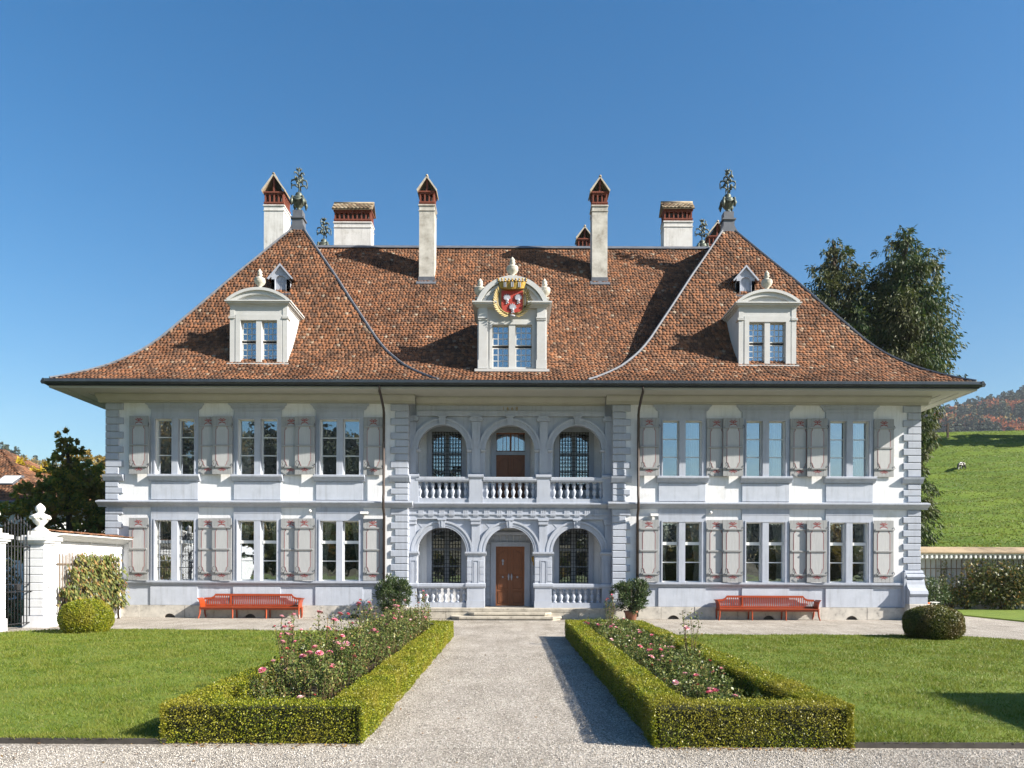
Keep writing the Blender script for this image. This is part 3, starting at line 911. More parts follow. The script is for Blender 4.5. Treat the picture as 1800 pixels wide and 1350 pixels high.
# lower entablature with triglyphs, upper frieze with the year
MB().box(XL1, XR0, YF - .11, YF - .001, 3.985, 4.16).box(XL1, XR0, YF - .15, YF - .001, 4.16, 4.205).box(XL1, XR0, YF - .10, YF - .001, 4.205, 4.398).obj('entablature', m_trim, H)
gx = [-3.6, -3.2, -2.76, -2.36, -1.8, -1.395, -.95, -.44, -.03, .38, .92, 1.33, 1.72, 2.28, 2.69, 3.1, 3.5]
me_tri = MB().box(-.11, -.045, -.03, 0, 0, .19).box(-.032, .032, -.03, 0, 0, .19).box(.045, .11, -.03, 0, 0, .19).mesh('triglyph', m_trim)
me_gut = MB().box(-.12, .12, -.035, 0, 0, .025).box(-.1, -.06, -.03, 0, -.045, 0).box(-.02, .02, -.03, 0, -.045, 0).box(.06, .1, -.03, 0, -.045, 0).mesh('guttae', m_trim)
for x in gx:
    link('triglyph', me_tri, H, (x, YF - .10, 4.206))
    link('guttae', me_gut, H, (x, YF - .112, 4.13))
MB().box(XL1 + .3, XR0 - .3, YF - .12, YF - .001, 8.142, 8.30).box(XL1 + .3, XR0 - .3, YF - .15, YF - .001, 8.30, 8.335).box(XL1 + .3, XR0 - .3, YF - .10, YF - .001, 8.335, 8.558).obj('upper_frieze', m_trim, H)
fc = bpy.data.curves.new('year_lettering', 'FONT')
fc.body = '1668'
fc.size = .21
fc.space_character = 1.7
fc.align_x = 'CENTER'
fc.extrude = .008
fo = bpy.data.objects.new('year_lettering', fc)
COL.objects.link(fo)
dg = bpy.context.evaluated_depsgraph_get()
fme = bpy.data.meshes.new_from_object(fo.evaluated_get(dg))
bpy.data.objects.remove(fo)
fme.materials.clear(); fme.materials.append(m_pale)
yo = link('year_lettering', fme, H, (-.03, YF - .112, 8.37)); yo.rotation_euler = (R(90), 0, 0)

# balustrades
bal_prof = [(.085, 0), (.085, .05), (.05, .065), (.045, .09), (.085, .22), (.09, .28), (.05, .36), (.042, .38), (.055, .40), (.085, .48), (.075, .54), (.05, .56), (.085, .575), (.085, .62)]
me_bal = MB().lathe(bal_prof, 12).mesh('baluster', m_trim)
def balustrade(x0, x1, zb, zt, n, half=True):
    o = MB().box(x0, x1, YF - .12, YF + .16, zb, zb + .20).prism([(YF - .13, zt - .20), (YF - .16, zt - .17), (YF - .18, zt - .12), (YF - .18, zt - .02), (YF - .15, zt), (YF + .2, zt), (YF + .2, zt - .2)], 'x', x0 - .0, x1 + .0).obj('balustrade', m_trim, H)
    h = zt - .2 - (zb + .2)
    for k in range(n):
        q = link('baluster', me_bal, o, (x0 + (k + .5) * (x1 - x0) / n, YF + .02, zb + .20))
        q.scale = (1, 1, h / .62)
bx = [(XL1 + .30, -1.68), (-1.11, 1.05), (1.61, XR0 - .30)]
for x0, x1 in bx:
    balustrade(x0, x1, 4.62, 5.68, 8)
balustrade(XL1 + .35, -1.74, .42, 1.39, 8)
balustrade(1.68, XR0 - .41, .42, 1.39, 8)

# loggia windows with iron grilles
def loggia_window(x, w, z0, z1, arched):
    h = z1 - z0
    b = MB()
    for s in (-1, 1):
        a0, a1 = sorted((s * w, s * (w + .20)))
        b.box(a0, a1, -.05, 0, -.05, h + .18)
    b.box(-w, w, -.05, 0, h, h + .18)
    o = b.obj('window', m_trim, H, (x, YB, z0))
    c = MB()
    for s in (-1, 1):
        a0, a1 = sorted((s * .035, s * w))
        c.box(a0, a0 + .05, .14, .2, 0, h).box(a1 - .05, a1, .14, .2, 0, h)
        for z in (0.0, h * .30, h - .06): c.box(a0 + .05, a1 - .05, .145, .195, z, z + .05)
        c.box(a0 + .05, a1 - .05, .12, .2, h * .60, h * .60 + .10)
        MB().box(a0 + .05, a1 - .05, .165, .17, 0.05, h * .6).obj('pane', m_glass, o)
        MB().box(a0 + .05, a1 - .05, .165, .17, h * .6 + .1, h - .06).obj('pane', m_glass, o)
    c.box(-.05, .05, .1, .22, 0, h)
    c.obj('casement', m_dframe, o)
    g = MB()
    nx = 10
    for k in range(nx + 1):
        xx = -w + .02 + (2 * w - .04) * k / nx
        g.box(xx - .011, xx + .011, .02, .042, 0, h)
    nz = int(round(h / .165))
    for k in range(nz + 1):
        zz = .02 + (h - .04) * k / nz
        g.box(-w, w, .0, .019, zz - .011, zz + .011)
    g.obj('iron_grille', m_iron, o)
for x, w in LW:
    loggia_window(x, w, 1.38, 3.66, False)
    loggia_window(x, w, 5.30, 7.72, True)

# doors
def door(z0, h, trans):
    x0, x1 = -.61, .60
    xm = (x0 + x1) / 2
    for s, (a, c) in ((-1, (x0, xm - .004)), (1, (xm + .004, x1))):
        d = MB().box(a, c, YB + .10, YB + .16, z0, z0 + h).obj('door_leaf', m_oak, H)
        m_ = (a + c) / 2
        w = (c - a) / 2 - .09
        for q0, q1 in ((.10, .62), (.70, 1.18), (1.26, h - .12)):
            poly = [(m_ - w, z0 + q0), (m_ + w, z0 + q0), (m_ + w, z0 + q1), (m_ - w, z0 + q1)]
            if q1 > 2:
                poly = [(m_ - w, z0 + q0), (m_ + w, z0 + q0)]
                lo, hi_ = z0 + q1 - .16, z0 + q1
                seq = [(m_ + s * w * -1, hi_)] if False else []
                ins, out = (m_ - s * w, m_ + s * w)
                pts = [(ins, hi_), (ins + s * w * .5, hi_ - .01), (ins + s * w * 1.1, hi_ - .09), (ins + s * w * 1.6, lo), (out, lo)]
                if s > 0: pts = pts[::-1]
                poly += pts
            def shr(p, k):
                cx = sum(v[0] for v in p) / len(p); cz = sum(v[1] for v in p) / len(p)
                return [(cx + (v[0] - cx) * (1 - k / w), cz + (v[1] - cz) * (1 - k / ((q1 - q0) / 2))) for v in p]
            n = len(poly)
            inn, inn2 = shr(poly, .025), shr(poly, .06)
            for A, B, ya, yb in ((poly, inn, .088, .088), ):
                V = [(p[0], YB + .099, p[1]) for p in A] + [(p[0], YB + .082, p[1]) for p in shr(A, .008)] + [(p[0], YB + .082, p[1]) for p in B] + [(p[0], YB + .112, p[1]) for p in shr(A, .033)]
                F = []
                for L in range(3):
                    F += [(L * n + i, L * n + (i + 1) % n, (L + 1) * n + (i + 1) % n, (L + 1) * n + i) for i in range(n)]
                MB().add(V, F).prism(inn2, 'y', YB + .086, YB + .099).obj('door_panel', m_oak, d)
        if not trans:
            MB().lathe([(.0, 0), (.032, .05), (.028, .1), (.045, .16), (.03, .24), (.005, .30)], 8, (xm + s * .06, YB + .08, z0 + 1.05)).obj('door_handle', m_silver, d)
            b = MB().blob((m_, YB + .075, z0 + 1.2), (.045, .02, .045), 8, 4)
            b.obj('door_boss', m_silver, d)
            if s < 0:
                MB().blob((m_ - .0, YB + .075, z0 + 1.88), (.05, .025, .07), 8, 5).blob((m_, YB + .07, z0 + 1.76), (.035, .03, .07), 8, 5).obj('door_knocker', m_silver, d)
door(.44, 2.48, False)
door(4.62, 2.14, True)
b = MB()
for s in (-1, 1):
    a0, a1 = sorted((s * .605, s * .80)); b.box(a0, a1, YB - .06, YB, .42, 2.92)
    a0, a1 = sorted((s * .76, s * .82)); b.box(a0, a1, YB - .09, YB - .06, .42, 3.06)
b.box(-.80, .80, YB - .06, YB, 2.92, 3.07).box(-.86, .86, YB - .10, YB, 3.07, 3.10)
b.obj('door_surround', m_trim, H)
for k in range(7):                                        # voussoirs above the door
    x = -.9 + k * .257
    MB().prism([(x + .012, 3.104), (x + .245, 3.104), (x * 1.12 + .26, 3.38), (x * 1.12 + .012, 3.38)], 'y', YB - .035, YB).obj('voussoir', m_trim, H)
MB().prism([(YB, 3.40), (YB - .05, 3.40), (YB - .12, 3.48), (YB - .12, 3.53), (YB, 3.55)], 'x', -1.2, 1.2).obj('door_hood', m_trim, H)
for s in (-1, 1):
    for k in range(10):
        a0, a1 = sorted((s * .83, s * 1.15))
        MB().cbox(a0, a1, YB - .03, YB, .44 + k * .262, .44 + k * .262 + .25, .01).obj('rustic_course', m_trim, H)
b = MB()
for s in (-1, 1):
    a0, a1 = sorted((s * .605, s * .82)); b.box(a0, a1, YB - .06, YB, 4.62, 7.70)
b.box(-.82, .82, YB - .06, YB, 7.70, 7.86).box(-.61, .60, YB + .04, YB + .18, 6.76, 6.90)
b.obj('door_surround', m_trim, H)
tw = MB().box(-.61, .60, YB + .12, YB + .17, 6.90, 6.95).box(-.61, .60, YB + .12, YB + .17, 7.64, 7.70).box(-.045, .035, YB + .1, YB + .17, 6.95, 7.64)
for x in (-.58, -.33, -.18, .17, .32, .56): tw.box(x - .012, x + .012, YB + .12, YB + .15, 6.95, 7.64)
tw = tw.obj('transom_window', m_oak, H)
MB().box(-.60, .59, YB + .16, YB + .165, 6.95, 7.64).obj('pane', m_glass, tw)

# door steps and loggia plinth
def slab(x0, x1, y0, z0, z1, cut):
    return MB().prism([(x0, y0 + cut), (x0 + cut, y0), (x1 - cut, y0), (x1, y0 + cut), (x1, .30), (x0, .30)], 'z', z0, z1)
slab(XL1 + .05, XR0 - .05, -.36, .365, .419, .02).obj('step', m_step, H)
slab(-1.65, 1.62, -.80, .20, .28, .25).prism([(-1.62, -.5), (-1.38, -.75), (1.35, -.75), (1.59, -.5), (1.59, .3), (-1.62, .3)], 'z', .13, .20).obj('step', m_step, H)
slab(-2.3, 2.0, -1.20, .07, .14, .35).prism([(-2.25, -.85), (-1.95, -1.15), (1.65, -1.15), (1.95, -.85), (1.95, .3), (-2.25, .3)], 'z', 0, .07).obj('step', m_step, H)
x = XL1 + .05
while x < XR0 - .1:
    w = min(rnd.uniform(1.0, 1.7), XR0 - .05 - x)
    if XR0 - .05 - x - w < .5: w = XR0 - .05 - x
    MB().cbox(x + .005, x + w - .005, -.33, .29, 0, .363, .012).obj('plinth_stone', m_step, H)
    x += w
# ================================================================== ROOF
TW = [0, .25, 1.02, 1.65, 2.44, 2.97, 3.5, 4.11, 4.7, 5.29, 5.92, 6.56, 7.33, 7.8]
ZW = [9.10, 9.20, 9.66, 10.10, 10.86, 11.53, 12.36, 13.29, 14.22, 15.15, 16.08, 17.05, 18.22, 18.93]
TM = [0, .5, 1.0, 1.8, 2.4, 3.0, 3.6, 4.2, 5.0, 6.0, 7.0, 8.0, 9.0, 9.7, 10]
ZM = [9.10, 9.27, 9.49, 9.92, 10.33, 10.83, 11.40, 12.02, 12.90, 14.03, 15.18, 16.33, 17.48, 18.30, 18.65]
def smooth(T, Z):
    t = np.linspace(0, T[-1], 400)
    z = np.interp(t, T, Z)
    k = np.ones(25) / 25
    zp = np.pad(z, 12, mode='reflect', reflect_type='odd')
    return t, np.convolve(zp, k, 'valid')
tw_, zw_ = smooth(TW, ZW)
tm_, zm_ = smooth(TM, ZM)
def zw(t): return np.interp(t, tw_, zw_)
def zm(t): return np.interp(t, tm_, zm_)
HW = 7.52
WC = (EX0 + HW, EX1 - HW)            # wing centres
TMAX = 7.44
# local tile shape: (along, up-slope, normal)
tile_w, tile_e = .150, .170
TV = np.array([(-.5, .30, .000), (.5, .30, .000), (.5, .065, .036), (.33, .018, .041), (0, -.008, .044), (-.33, .018, .041), (-.5, .065, .036),
               (.5, .065, .014), (.33, .018, .016), (0, -.008, .017), (-.33, .018, .016), (-.5, .065, .014)])
TF = np.array([(0, 1, 2), (0, 2, 6), (2, 3, 6), (3, 5, 6), (3, 4, 5), (2, 7, 8), (2, 8, 3), (3, 8, 9), (3, 9, 4), (4, 9, 10), (4, 10, 5), (5, 10, 11), (5, 11, 6)])
def tiles(name, zf, tmax, origin, inward, along, u0, u1, keep=None):
    """origin: a point on the eave line; rows climb in direction inward; u from u0(t) to u1(t) runs along the eave"""
    T = np.linspace(0, tmax, 800)
    Z = zf(T)
    S = np.concatenate([[0], np.cumsum(np.hypot(np.diff(T), np.diff(Z)))])
    rows = np.arange(.02, S[-1] - .05, tile_e)
    C = []; A = []; Nn = []; Up = []
    for j, s in enumerate(rows):
        t = np.interp(s, S, T)
        z = np.interp(s, S, Z)
        t2 = np.interp(s + .15, S, T); z2 = np.interp(s + .15, S, Z)
        up = np.array([inward[0] * (t2 - t), inward[1] * (t2 - t), z2 - z]); up /= np.linalg.norm(up)
        al = np.array([along[0], along[1], 0.0])
        nn = np.cross(al, up); nn = nn if nn[2] > 0 else -nn
        a, b_ = u0(t), u1(t)
        us = np.arange(a + tile_w * (.5 if j % 2 else 1.0) * .5, b_, tile_w)
        if len(us) == 0: continue
        us = us + rng.normal(0, .006, len(us))
        P = np.array(origin)[None] + np.outer(us, al) + np.array([inward[0] * t, inward[1] * t, z])[None]
        if keep is not None:
            P = P[keep(P, t)]
        if len(P) == 0: continue
        C.append(P); Up.append(np.tile(up, (len(P), 1))); Nn.append(np.tile(nn, (len(P), 1))); A.append(np.tile(al, (len(P), 1)))
    C = np.concatenate(C); Up = np.concatenate(Up); Nn = np.concatenate(Nn); A = np.concatenate(A)
    n = len(C)
    # unevenness: each tile sits a little high or low and slightly turned
    C = C + Nn * (.012 + rng.normal(0, .006, (n, 1))) + Up * rng.normal(0, .007, (n, 1))
    tw = rng.normal(0, .03, (n, 1))
    A2 = A + Up * tw; Up2 = Up - A * tw + Nn * rng.normal(0, .018, (n, 1))
    sc = np.array([tile_w * .995, 1, 1])
    L = TV * sc
    V = C[:, None, :] + A2[:, None, :] * L[None, :, 0:1] + Up2[:, None, :] * L[None, :, 1:2] + Nn[:, None, :] * L[None, :, 2:3]
    F = (TF[None] + (np.arange(n) * len(TV))[:, None, None]).reshape(-1, 3)
    me = mesh_np('roof_tile', V.reshape(-1, 3), F, m_tile)
    o = link('roof_tile', me, H)
    o['kind'] = 'stuff'
    return o
def surf(zf, tmax, f, n=24):
    """roof deck strip: f(t) gives two end points (x,y)"""
    V = []; F = []
    for i in range(n + 1):
        t = tmax * i / n
        (a, b_) = f(t)
        V += [(a[0], a[1], zf(t)), (b_[0], b_[1], zf(t))]
    F = [(2 * i, 2 * i + 1, 2 * i + 3, 2 * i + 2) for i in range(n)]
    return MB().add(V, F)
for xc in WC:
    d = MB()
    for f in (lambda t: ((xc - HW + t, EY0 + t), (xc + HW - t, EY0 + t)), lambda t: ((xc - HW + t, EY1 - t), (xc - HW + t, EY0 + t)),
              lambda t: ((xc + HW - t, EY0 + t), (xc + HW - t, EY1 - t)), lambda t: ((xc + HW - t, EY1 - t), (xc - HW + t, EY1 - t))):
        q = surf(zw, TMAX, f)
        d.add(q.v, q.f)
    d.obj('roof_deck', m_roofbase, H)
d = MB()
for f in (lambda t: ((WC[0], EY0 + t), (WC[1], EY0 + t)), lambda t: ((WC[1], EY1 - t), (WC[0], EY1 - t))):
    q = surf(zm, 9.7, f)
    d.add(q.v, q.f)
d.obj('roof_deck', m_roofbase, H)
for xc in WC:
    g = .12
    tiles('t', zw, TMAX, (xc, EY0, 0), (0, 1), (1, 0), lambda t: -HW + t + g, lambda t: HW - t - g)
    ym = (EY0 + EY1) / 2
    hl = (EY1 - EY0) / 2
    tiles('t', zw, TMAX, (xc - HW, ym, 0), (1, 0), (0, 1), lambda t: -hl + t + g, lambda t: hl - t - g, (lambda P, t: (P[:, 2] > zm(np.minimum(P[:, 1] - EY0, 9.69)) - .05)) if xc > 0 else None)
    tiles('t', zw, TMAX, (xc + HW, ym, 0), (-1, 0), (0, 1), lambda t: -hl + t + g, lambda t: hl - t - g, (lambda P, t: (P[:, 2] > zm(np.minimum(P[:, 1] - EY0, 9.69)) - .05)) if xc < 0 else None)
def keep_main(P, t):
    k = np.ones(len(P), bool)
    for xc in WC:
        q = np.clip(HW - np.abs(P[:, 0] - xc), 0, TMAX)
        q = np.minimum(q, t)
        k &= ~((np.abs(P[:, 0] - xc) < HW) & (zw(q) > P[:, 2] + .10))
    return k
tiles('t', zm, 9.62, (0, EY0, 0), (0, 1), (1, 0), lambda t: WC[0], lambda t: WC[1], keep_main)

# lead-covered hips and ridges
def strip(path, w, name='hip_flashing', lift=.05):
    b = MB()
    b.tube(path, w, 6, False)
    return b.obj(name, m_zinc, H)
for xc in WC:
    for sx in (-1, 1):
        ts = np.linspace(.12, TMAX, 26)
        strip([(xc + sx * (HW - t), EY0 + t, float(zw(t)) + .055) for t in ts], .058)
    strip([(xc, EY0 + TMAX, float(zw(TMAX)) + .06), (xc, EY1 - TMAX, float(zw(TMAX)) + .06)], .10, 'ridge_flashing')
MB().prism([(8.2 - .22, 18.22), (8.2, 18.42), (8.2 + .22, 18.22)], 'x', WC[0] + .3, WC[1] - .3).obj('ridge_flashing', m_zinc, H)

# ------------------------------------------------------------------ finials
def finial(x, y, z, s):
    p = MB().box(-.30, .30, -.30, .30, .0, .32).box(-.37, .37, -.37, .37, .32, .40).box(-.27, .27, -.27, .27, .40, .80)
    p.prism([(-.55, -.45), (.55, -.45), (.30, .0), (-.30, .0)], 'y', -.31, .31)
    o = p.obj('roof_finial', m_zinc, H, (x, y, z))
    v = MB().lathe([(.20, .80), (.22, .86), (.12, .92), (.10, .98), (.16, 1.04), (.30, 1.22), (.36, 1.42), (.38, 1.52), (.30, 1.60), (.14, 1.66), (.20, 1.74), (.16, 1.84), (.06, 1.90)], 14)
    v.obj('finial_vase', m_verd, o)
    g = MB()
    for k in range(4):
        a = math.pi / 4 + k * math.pi / 2
        c, q = math.cos(a), math.sin(a)
        g.blob((.40 * c, .40 * q, 1.52), .085, 6, 4)
        g.tube([(.40 * c, .40 * q, 1.48), (.46 * c, .46 * q, 1.25), (.44 * c, .44 * q, 1.02)], [.07, .10, .02], 6)
        a2 = a + math.pi / 2
        g.tube([(.40 * c, .40 * q, 1.48), (.42 * (c + math.cos(a2)) * .62, .42 * (q + math.sin(a2)) * .62, 1.30), (.40 * math.cos(a2), .40 * math.sin(a2), 1.48)], [.04, .075, .04], 6)
    g.obj('finial_garland', m_verd, o)
    f = MB().tube([(0, 0, 1.88), (.02, 0, 2.3), (-.02, 0, 2.7), (0, 0, 3.15)], [.035, .03, .025, .02], 6)
    r2 = random.Random(int(abs(x * 10 + y)))
    for zz, ln, n in ((2.12, .42, 4), (2.45, .46, 4), (2.78, .34, 3)):
        for k in range(n):
            a = k * 2 * math.pi / n + r2.uniform(-.3, .3)
            c, q = math.cos(a), math.sin(a)
            pts = [(0, 0, zz), (c * ln * .5, q * ln * .5, zz + .16), (c * ln * .85, q * ln * .85, zz + .13), (c * ln, q * ln, zz - .04)]
            f.tube(pts, [.02, .05, .05, .01], 5)
    for k in range(9):
        a = r2.uniform(0, 6.28); zz = r2.uniform(2.1, 2.95); rr = r2.uniform(.10, .26)
        f.blob((rr * math.cos(a), rr * math.sin(a), zz), (.085, .085, .10), 6, 4)
    for k in range(4):
        a = k * 1.57 + r2.uniform(-.3, .3); zz = 2.2 + .5 * (k % 2)
        c, q = math.cos(a), math.sin(a)
        f.tube([(0, 0, zz), (c * .2, q * .2, zz + .12), (c * .42, q * .42, zz + .12)], .010, 4)
        f.tube([(c * .44, q * .44, zz + .25), (c * .45, q * .45, zz - .05)], [.045, .02], 5)
    for k in range(6):
        a = k * math.pi / 3
        f.tube([(0, 0, 3.05), (.10 * math.cos(a), .10 * math.sin(a), 3.16), (.17 * math.cos(a), .17 * math.sin(a), 3.22)], [.03, .05, .015], 4)
    f.obj('finial_flower', m_verd, o)
    o.scale = (s, s, s)
    return o
zr = float(zw(TMAX))
for xc in WC:
    finial(xc, EY0 + TMAX, zr - .05, .86)
    finial(xc, EY1 - TMAX + .3, zr - .12, .84)

# ------------------------------------------------------------------ chimneys
def mini_tiles(b, x0, x1, y0, y1, z0, z1):
    pass
def chimney(x, y, w, dep, z0, zt, gable, plaster, brick_h=.62, roof_h=.62, flash=None):
    """gable 'y': the gable faces the garden; 'x': the eaves side faces the garden.  zt = top of plaster"""
    hw, hd = w / 2, dep / 2
    b = MB().box(-hw, hw, -hd, hd, z0, zt - .30)
    b.box(-hw - .03, hw + .03, -hd - .03, hd + .03, zt - .30, zt - .27).box(-hw, hw, -hd, hd, zt - .27, zt - .06).box(-hw - .04, hw + .04, -hd - .04, hd + .04, zt - .06, zt)
    o = b.obj('chimney', plaster, H, (x, y, 0))
    k = MB()
    n0 = 2
    for i in range(n0):
        k.box(-hw + .005 - .02 * i, hw - .005 + .02 * i, -hd + .005 - .02 * i, hd - .005 + .02 * i, zt + .075 * i + .004, zt + .075 * (i + 1))
    zb = zt + .075 * n0
    zh = zb + brick_h - .30
    k.box(-hw + .01, hw - .01, -hd + .01, hd - .01, zh, zh + .07).box(-hw - .03, hw + .03, -hd - .03, hd + .03, zh + .072, zh + .14)
    k.obj('brick_crown', m_brick, o)
    for ax, half, oth in (('x', hw, hd), ('y', hd, hw)):
        m = max(3, int(round(2 * half / .235)))
        for i in range(m + 1):
            u = -half + .05 + (2 * half - .10) * i / m
            for s in (-1, 1):
                q = MB()
                v0, v1 = sorted((s * (oth - .02), s * (oth - .13)))
                if ax == 'x': q.box(u - .033, u + .033, v0, v1, zb + .003, zh - .003)
                elif 0 < i < m: q.box(v0, v1, u - .033, u + .033, zb + .003, zh - .003)
                if q.v: q.obj('brick_post', m_brick, o)
    zr0 = zh + .143
    MB().box(-hw + .17, hw - .17, -hd + .17, hd - .17, zt - .2, zr0 + .02).obj('dark_infill', m_room, o)  # dark box added so the gaps between brick posts look shaded
    if gable == 'y':
        MB().prism([(-hw + .02, zr0 + .021), (hw - .02, zr0 + .021), (0, zr0 + roof_h - .06)], 'y', -.02, .02).obj('dark_infill', m_room, o)  # dark sheet standing in for the shaded inside of the gable
    zr1 = zr0 + roof_h
    gw, gd = hw + .09, hd + .10
    c = MB(); v = MB()
    if gable == 'y':
        for s in (-1, 1):
            c.prism([(s * gw, zr0 - .04), (0, zr1), (0, zr1 + .07), (s * (gw + .02), zr0 + .02)], 'y', -gd + .05, gd - .05)
            v.prism([(s * gw, zr0 - .05), (0, zr1 - .015), (0, zr1 + .085), (s * (gw + .03), zr0 + .035)], 'y', -gd, -gd + .05)
        c.tube([(0, -gd, zr1 + .07), (0, gd, zr1 + .07)], .065, 8)
        k2 = MB().box(-.045, .045, -hd + .0, -hd + .09, zr0, zr1 - .03)
        k2.obj('brick_post', m_brick, o)
    else:
        for s in (-1, 1):
            c.prism([(s * gd, zr0 - .04), (0, zr1), (0, zr1 + .05), (s * (gd + .02), zr0 + .01)], 'x', -gw, gw)
        c.tube([(-gw, 0, zr1 + .05), (gw, 0, zr1 + .05)], .065, 8)
        nr, nc = 4, int(2 * gw / .19)
        for s in (-1,):
            for j in range(nr):
                for i in range(nc):
                    u = -gw + (i + .5 + .5 * (j % 2)) * (2 * gw) / (nc + .5)
                    f0, f1 = j / nr, (j + 1.25) / nr
                    y0_, z0_ = s * gd * (1 - f0), zr0 + (zr1 - zr0) * f0 + .03
                    y1_, z1_ = s * gd * max(0, 1 - f1), zr0 + (zr1 - zr0) * min(1, f1) + .03
                    h = (2 * gw) / (nc + .5) / 2 * .95
                    jz = rnd.uniform(0, .015)
                    v.add([(u - h, y0_ - .03, z0_ + .035 + jz), (u, y0_ - .055, z0_ + .03 + jz), (u + h, y0_ - .03, z0_ + .035 + jz), (u + h, y1_, z1_ + .015), (u - h, y1_, z1_ + .015),
                           (u - h, y0_ - .03, z0_ + .0 + jz), (u, y0_ - .055, z0_ - .005 + jz), (u + h, y0_ - .03, z0_ + .0 + jz)],
                          [(0, 1, 2, 3, 4), (0, 5, 6, 1), (1, 6, 7, 2)])
    c.obj('chimney_roof', m_tileg, o)
    if v.v: v.obj('verge' if gable == 'y' else 'cap_tile', m_mortar if gable == 'y' else m_tileg, o)
    if flash:
        MB().box(-hw - .03, hw + .03, -hd - .06, -hd - .002, flash - .05, flash + .22).prism([(-hd - .30, flash - .25), (-hd - .06, flash - .02), (-hd - .06, flash + .03), (-hd - .32, flash - .21)], 'x', -hw - .10, hw + .10).obj('chimney_flashing', m_zinc, o)
    return o
chimney(-4.06, 6.45, .74, .85, 14.5, 19.45, 'y', m_plast2, .66, .62, 15.75)
chimney(4.24, 6.45, .74, .85, 14.5, 19.45, 'y', m_plast2, .66, .62, 15.75)
chimney(-12.02, 8.55, 1.0, 1.15, 14.0, 20.35, 'y', m_plast, .68, .80)
chimney(-8.15, 8.9, 1.90, .80, 16.5, 19.75, 'x', m_plast, .62, .48)
chimney(8.55, 8.9, 1.46, .80, 16.5, 19.85, 'x', m_plast, .62, .48)
chimney(4.30, 14.5, .80, .85, 12, 20.75, 'y', m_plast2, .66, .62)
chimney(11.95, 14.0, 1.0, .85, 14, 20.72, 'y', m_plast2, .66, .72)

# ------------------------------------------------------------------ dormers
def urn_mesh(fl):
    b = MB()
    n = 16
    b.box(-.17, .17, -.17, .17, 0, .07)
    V = []; F = []
    prof = [(.10, .07), (.07, .12), (.08, .16), (.17, .26), (.21, .36), (.20, .42), (.22, .44), (.20, .48), (.12, .51), (.07, .54), (.09, .57)]
    for j, (r, z) in enumerate(prof):
        for k in range(n):
            a = 2 * math.pi * k / n
            f = 1 + (.10 if (k % 2 and 3 <= j <= 5) else 0)
            V.append((r * f * math.cos(a), r * f * math.sin(a), z))
    for j in range(len(prof) - 1):
        for k in range(n):
            F.append((j * n + k, j * n + (k + 1) % n, (j + 1) * n + (k + 1) % n, (j + 1) * n + k))
    b.add(V, F, True)
    rr = random.Random(3)
    P = [(.09, .57), (.11, .63), (.085, .70), (.10, .74), (.05, .82), (.01, .88)]
    V = []; F = []
    for j, (r, z) in enumerate(P):
        for k in range(8):
            a = 2 * math.pi * k / 8 + j * .35
            V.append((r * (1 + rr.uniform(-.15, .15)) * math.cos(a), r * (1 + rr.uniform(-.15, .15)) * math.sin(a), z))
    for j in range(len(P) - 1):
        for k in range(8):
            F.append((j * 8 + k, j * 8 + (k + 1) % 8, (j + 1) * 8 + (k + 1) % 8, (j + 1) * 8 + k))
    b.add(V, F, True)
    return b.mesh('urn', m_urn)
me_urn = urn_mesh(True)
def lights(o, cx, halfgap, w, z0, h, y):
    """two pairs of small-paned casements"""
    for s in (-1, 1):
        xm = cx + s * (halfgap + w / 2)
        for q0, q1 in ((z0, z0 + h * .475), (z0 + h * .525, z0 + h)):
            hh = q1 - q0
            c = MB()
            f = .04
            c.box(-w / 2, -w / 2 + f, 0, .05, 0, hh).box(w / 2 - f, w / 2, 0, .05, 0, hh).box(-w / 2 + f, w / 2 - f, 0, .05, 0, f).box(-w / 2 + f, w / 2 - f, 0, .05, hh - f, hh)
            for k in (1, 2):
                xx = -w / 2 + f + (w - 2 * f) * k / 3
                c.box(xx - .015, xx + .015, .0, .04, f, hh - f)
                zz = f + (hh - 2 * f) * k / 3
                c.box(-w / 2 + f, w / 2 - f, .002, .042, zz - .015, zz + .015)
            c.obj('casement', m_dormer, o, (xm, y, q0))
            for i in range(3):
                for j in range(3):
                    pw, ph = (w - 2 * f) / 3, (hh - 2 * f) / 3
                    link('pane', pane_small(pw, ph), o, (xm - w / 2 + f + (i + .5) * pw, y + .02, q0 + f + j * ph))
_pc = {}
def pane_small(w, h):
    k = (round(w, 4), round(h, 4))
    if k not in _pc:
        _pc[k] = MB().box(-w / 2, w / 2, .0, .004, 0, h).mesh('pane', m_glass)
    return _pc[k]
def cornice_ring(b, hw, z, dep, y0=0.0):
    for k, (e, za, zb) in enumerate(((.03, 0, .05), (.08, .05, .09), (.14, .09, .15), (.19, .15, .20))):
        b.box(-hw - e, hw + e, y0 - e, dep, z + za + .001, z + zb)
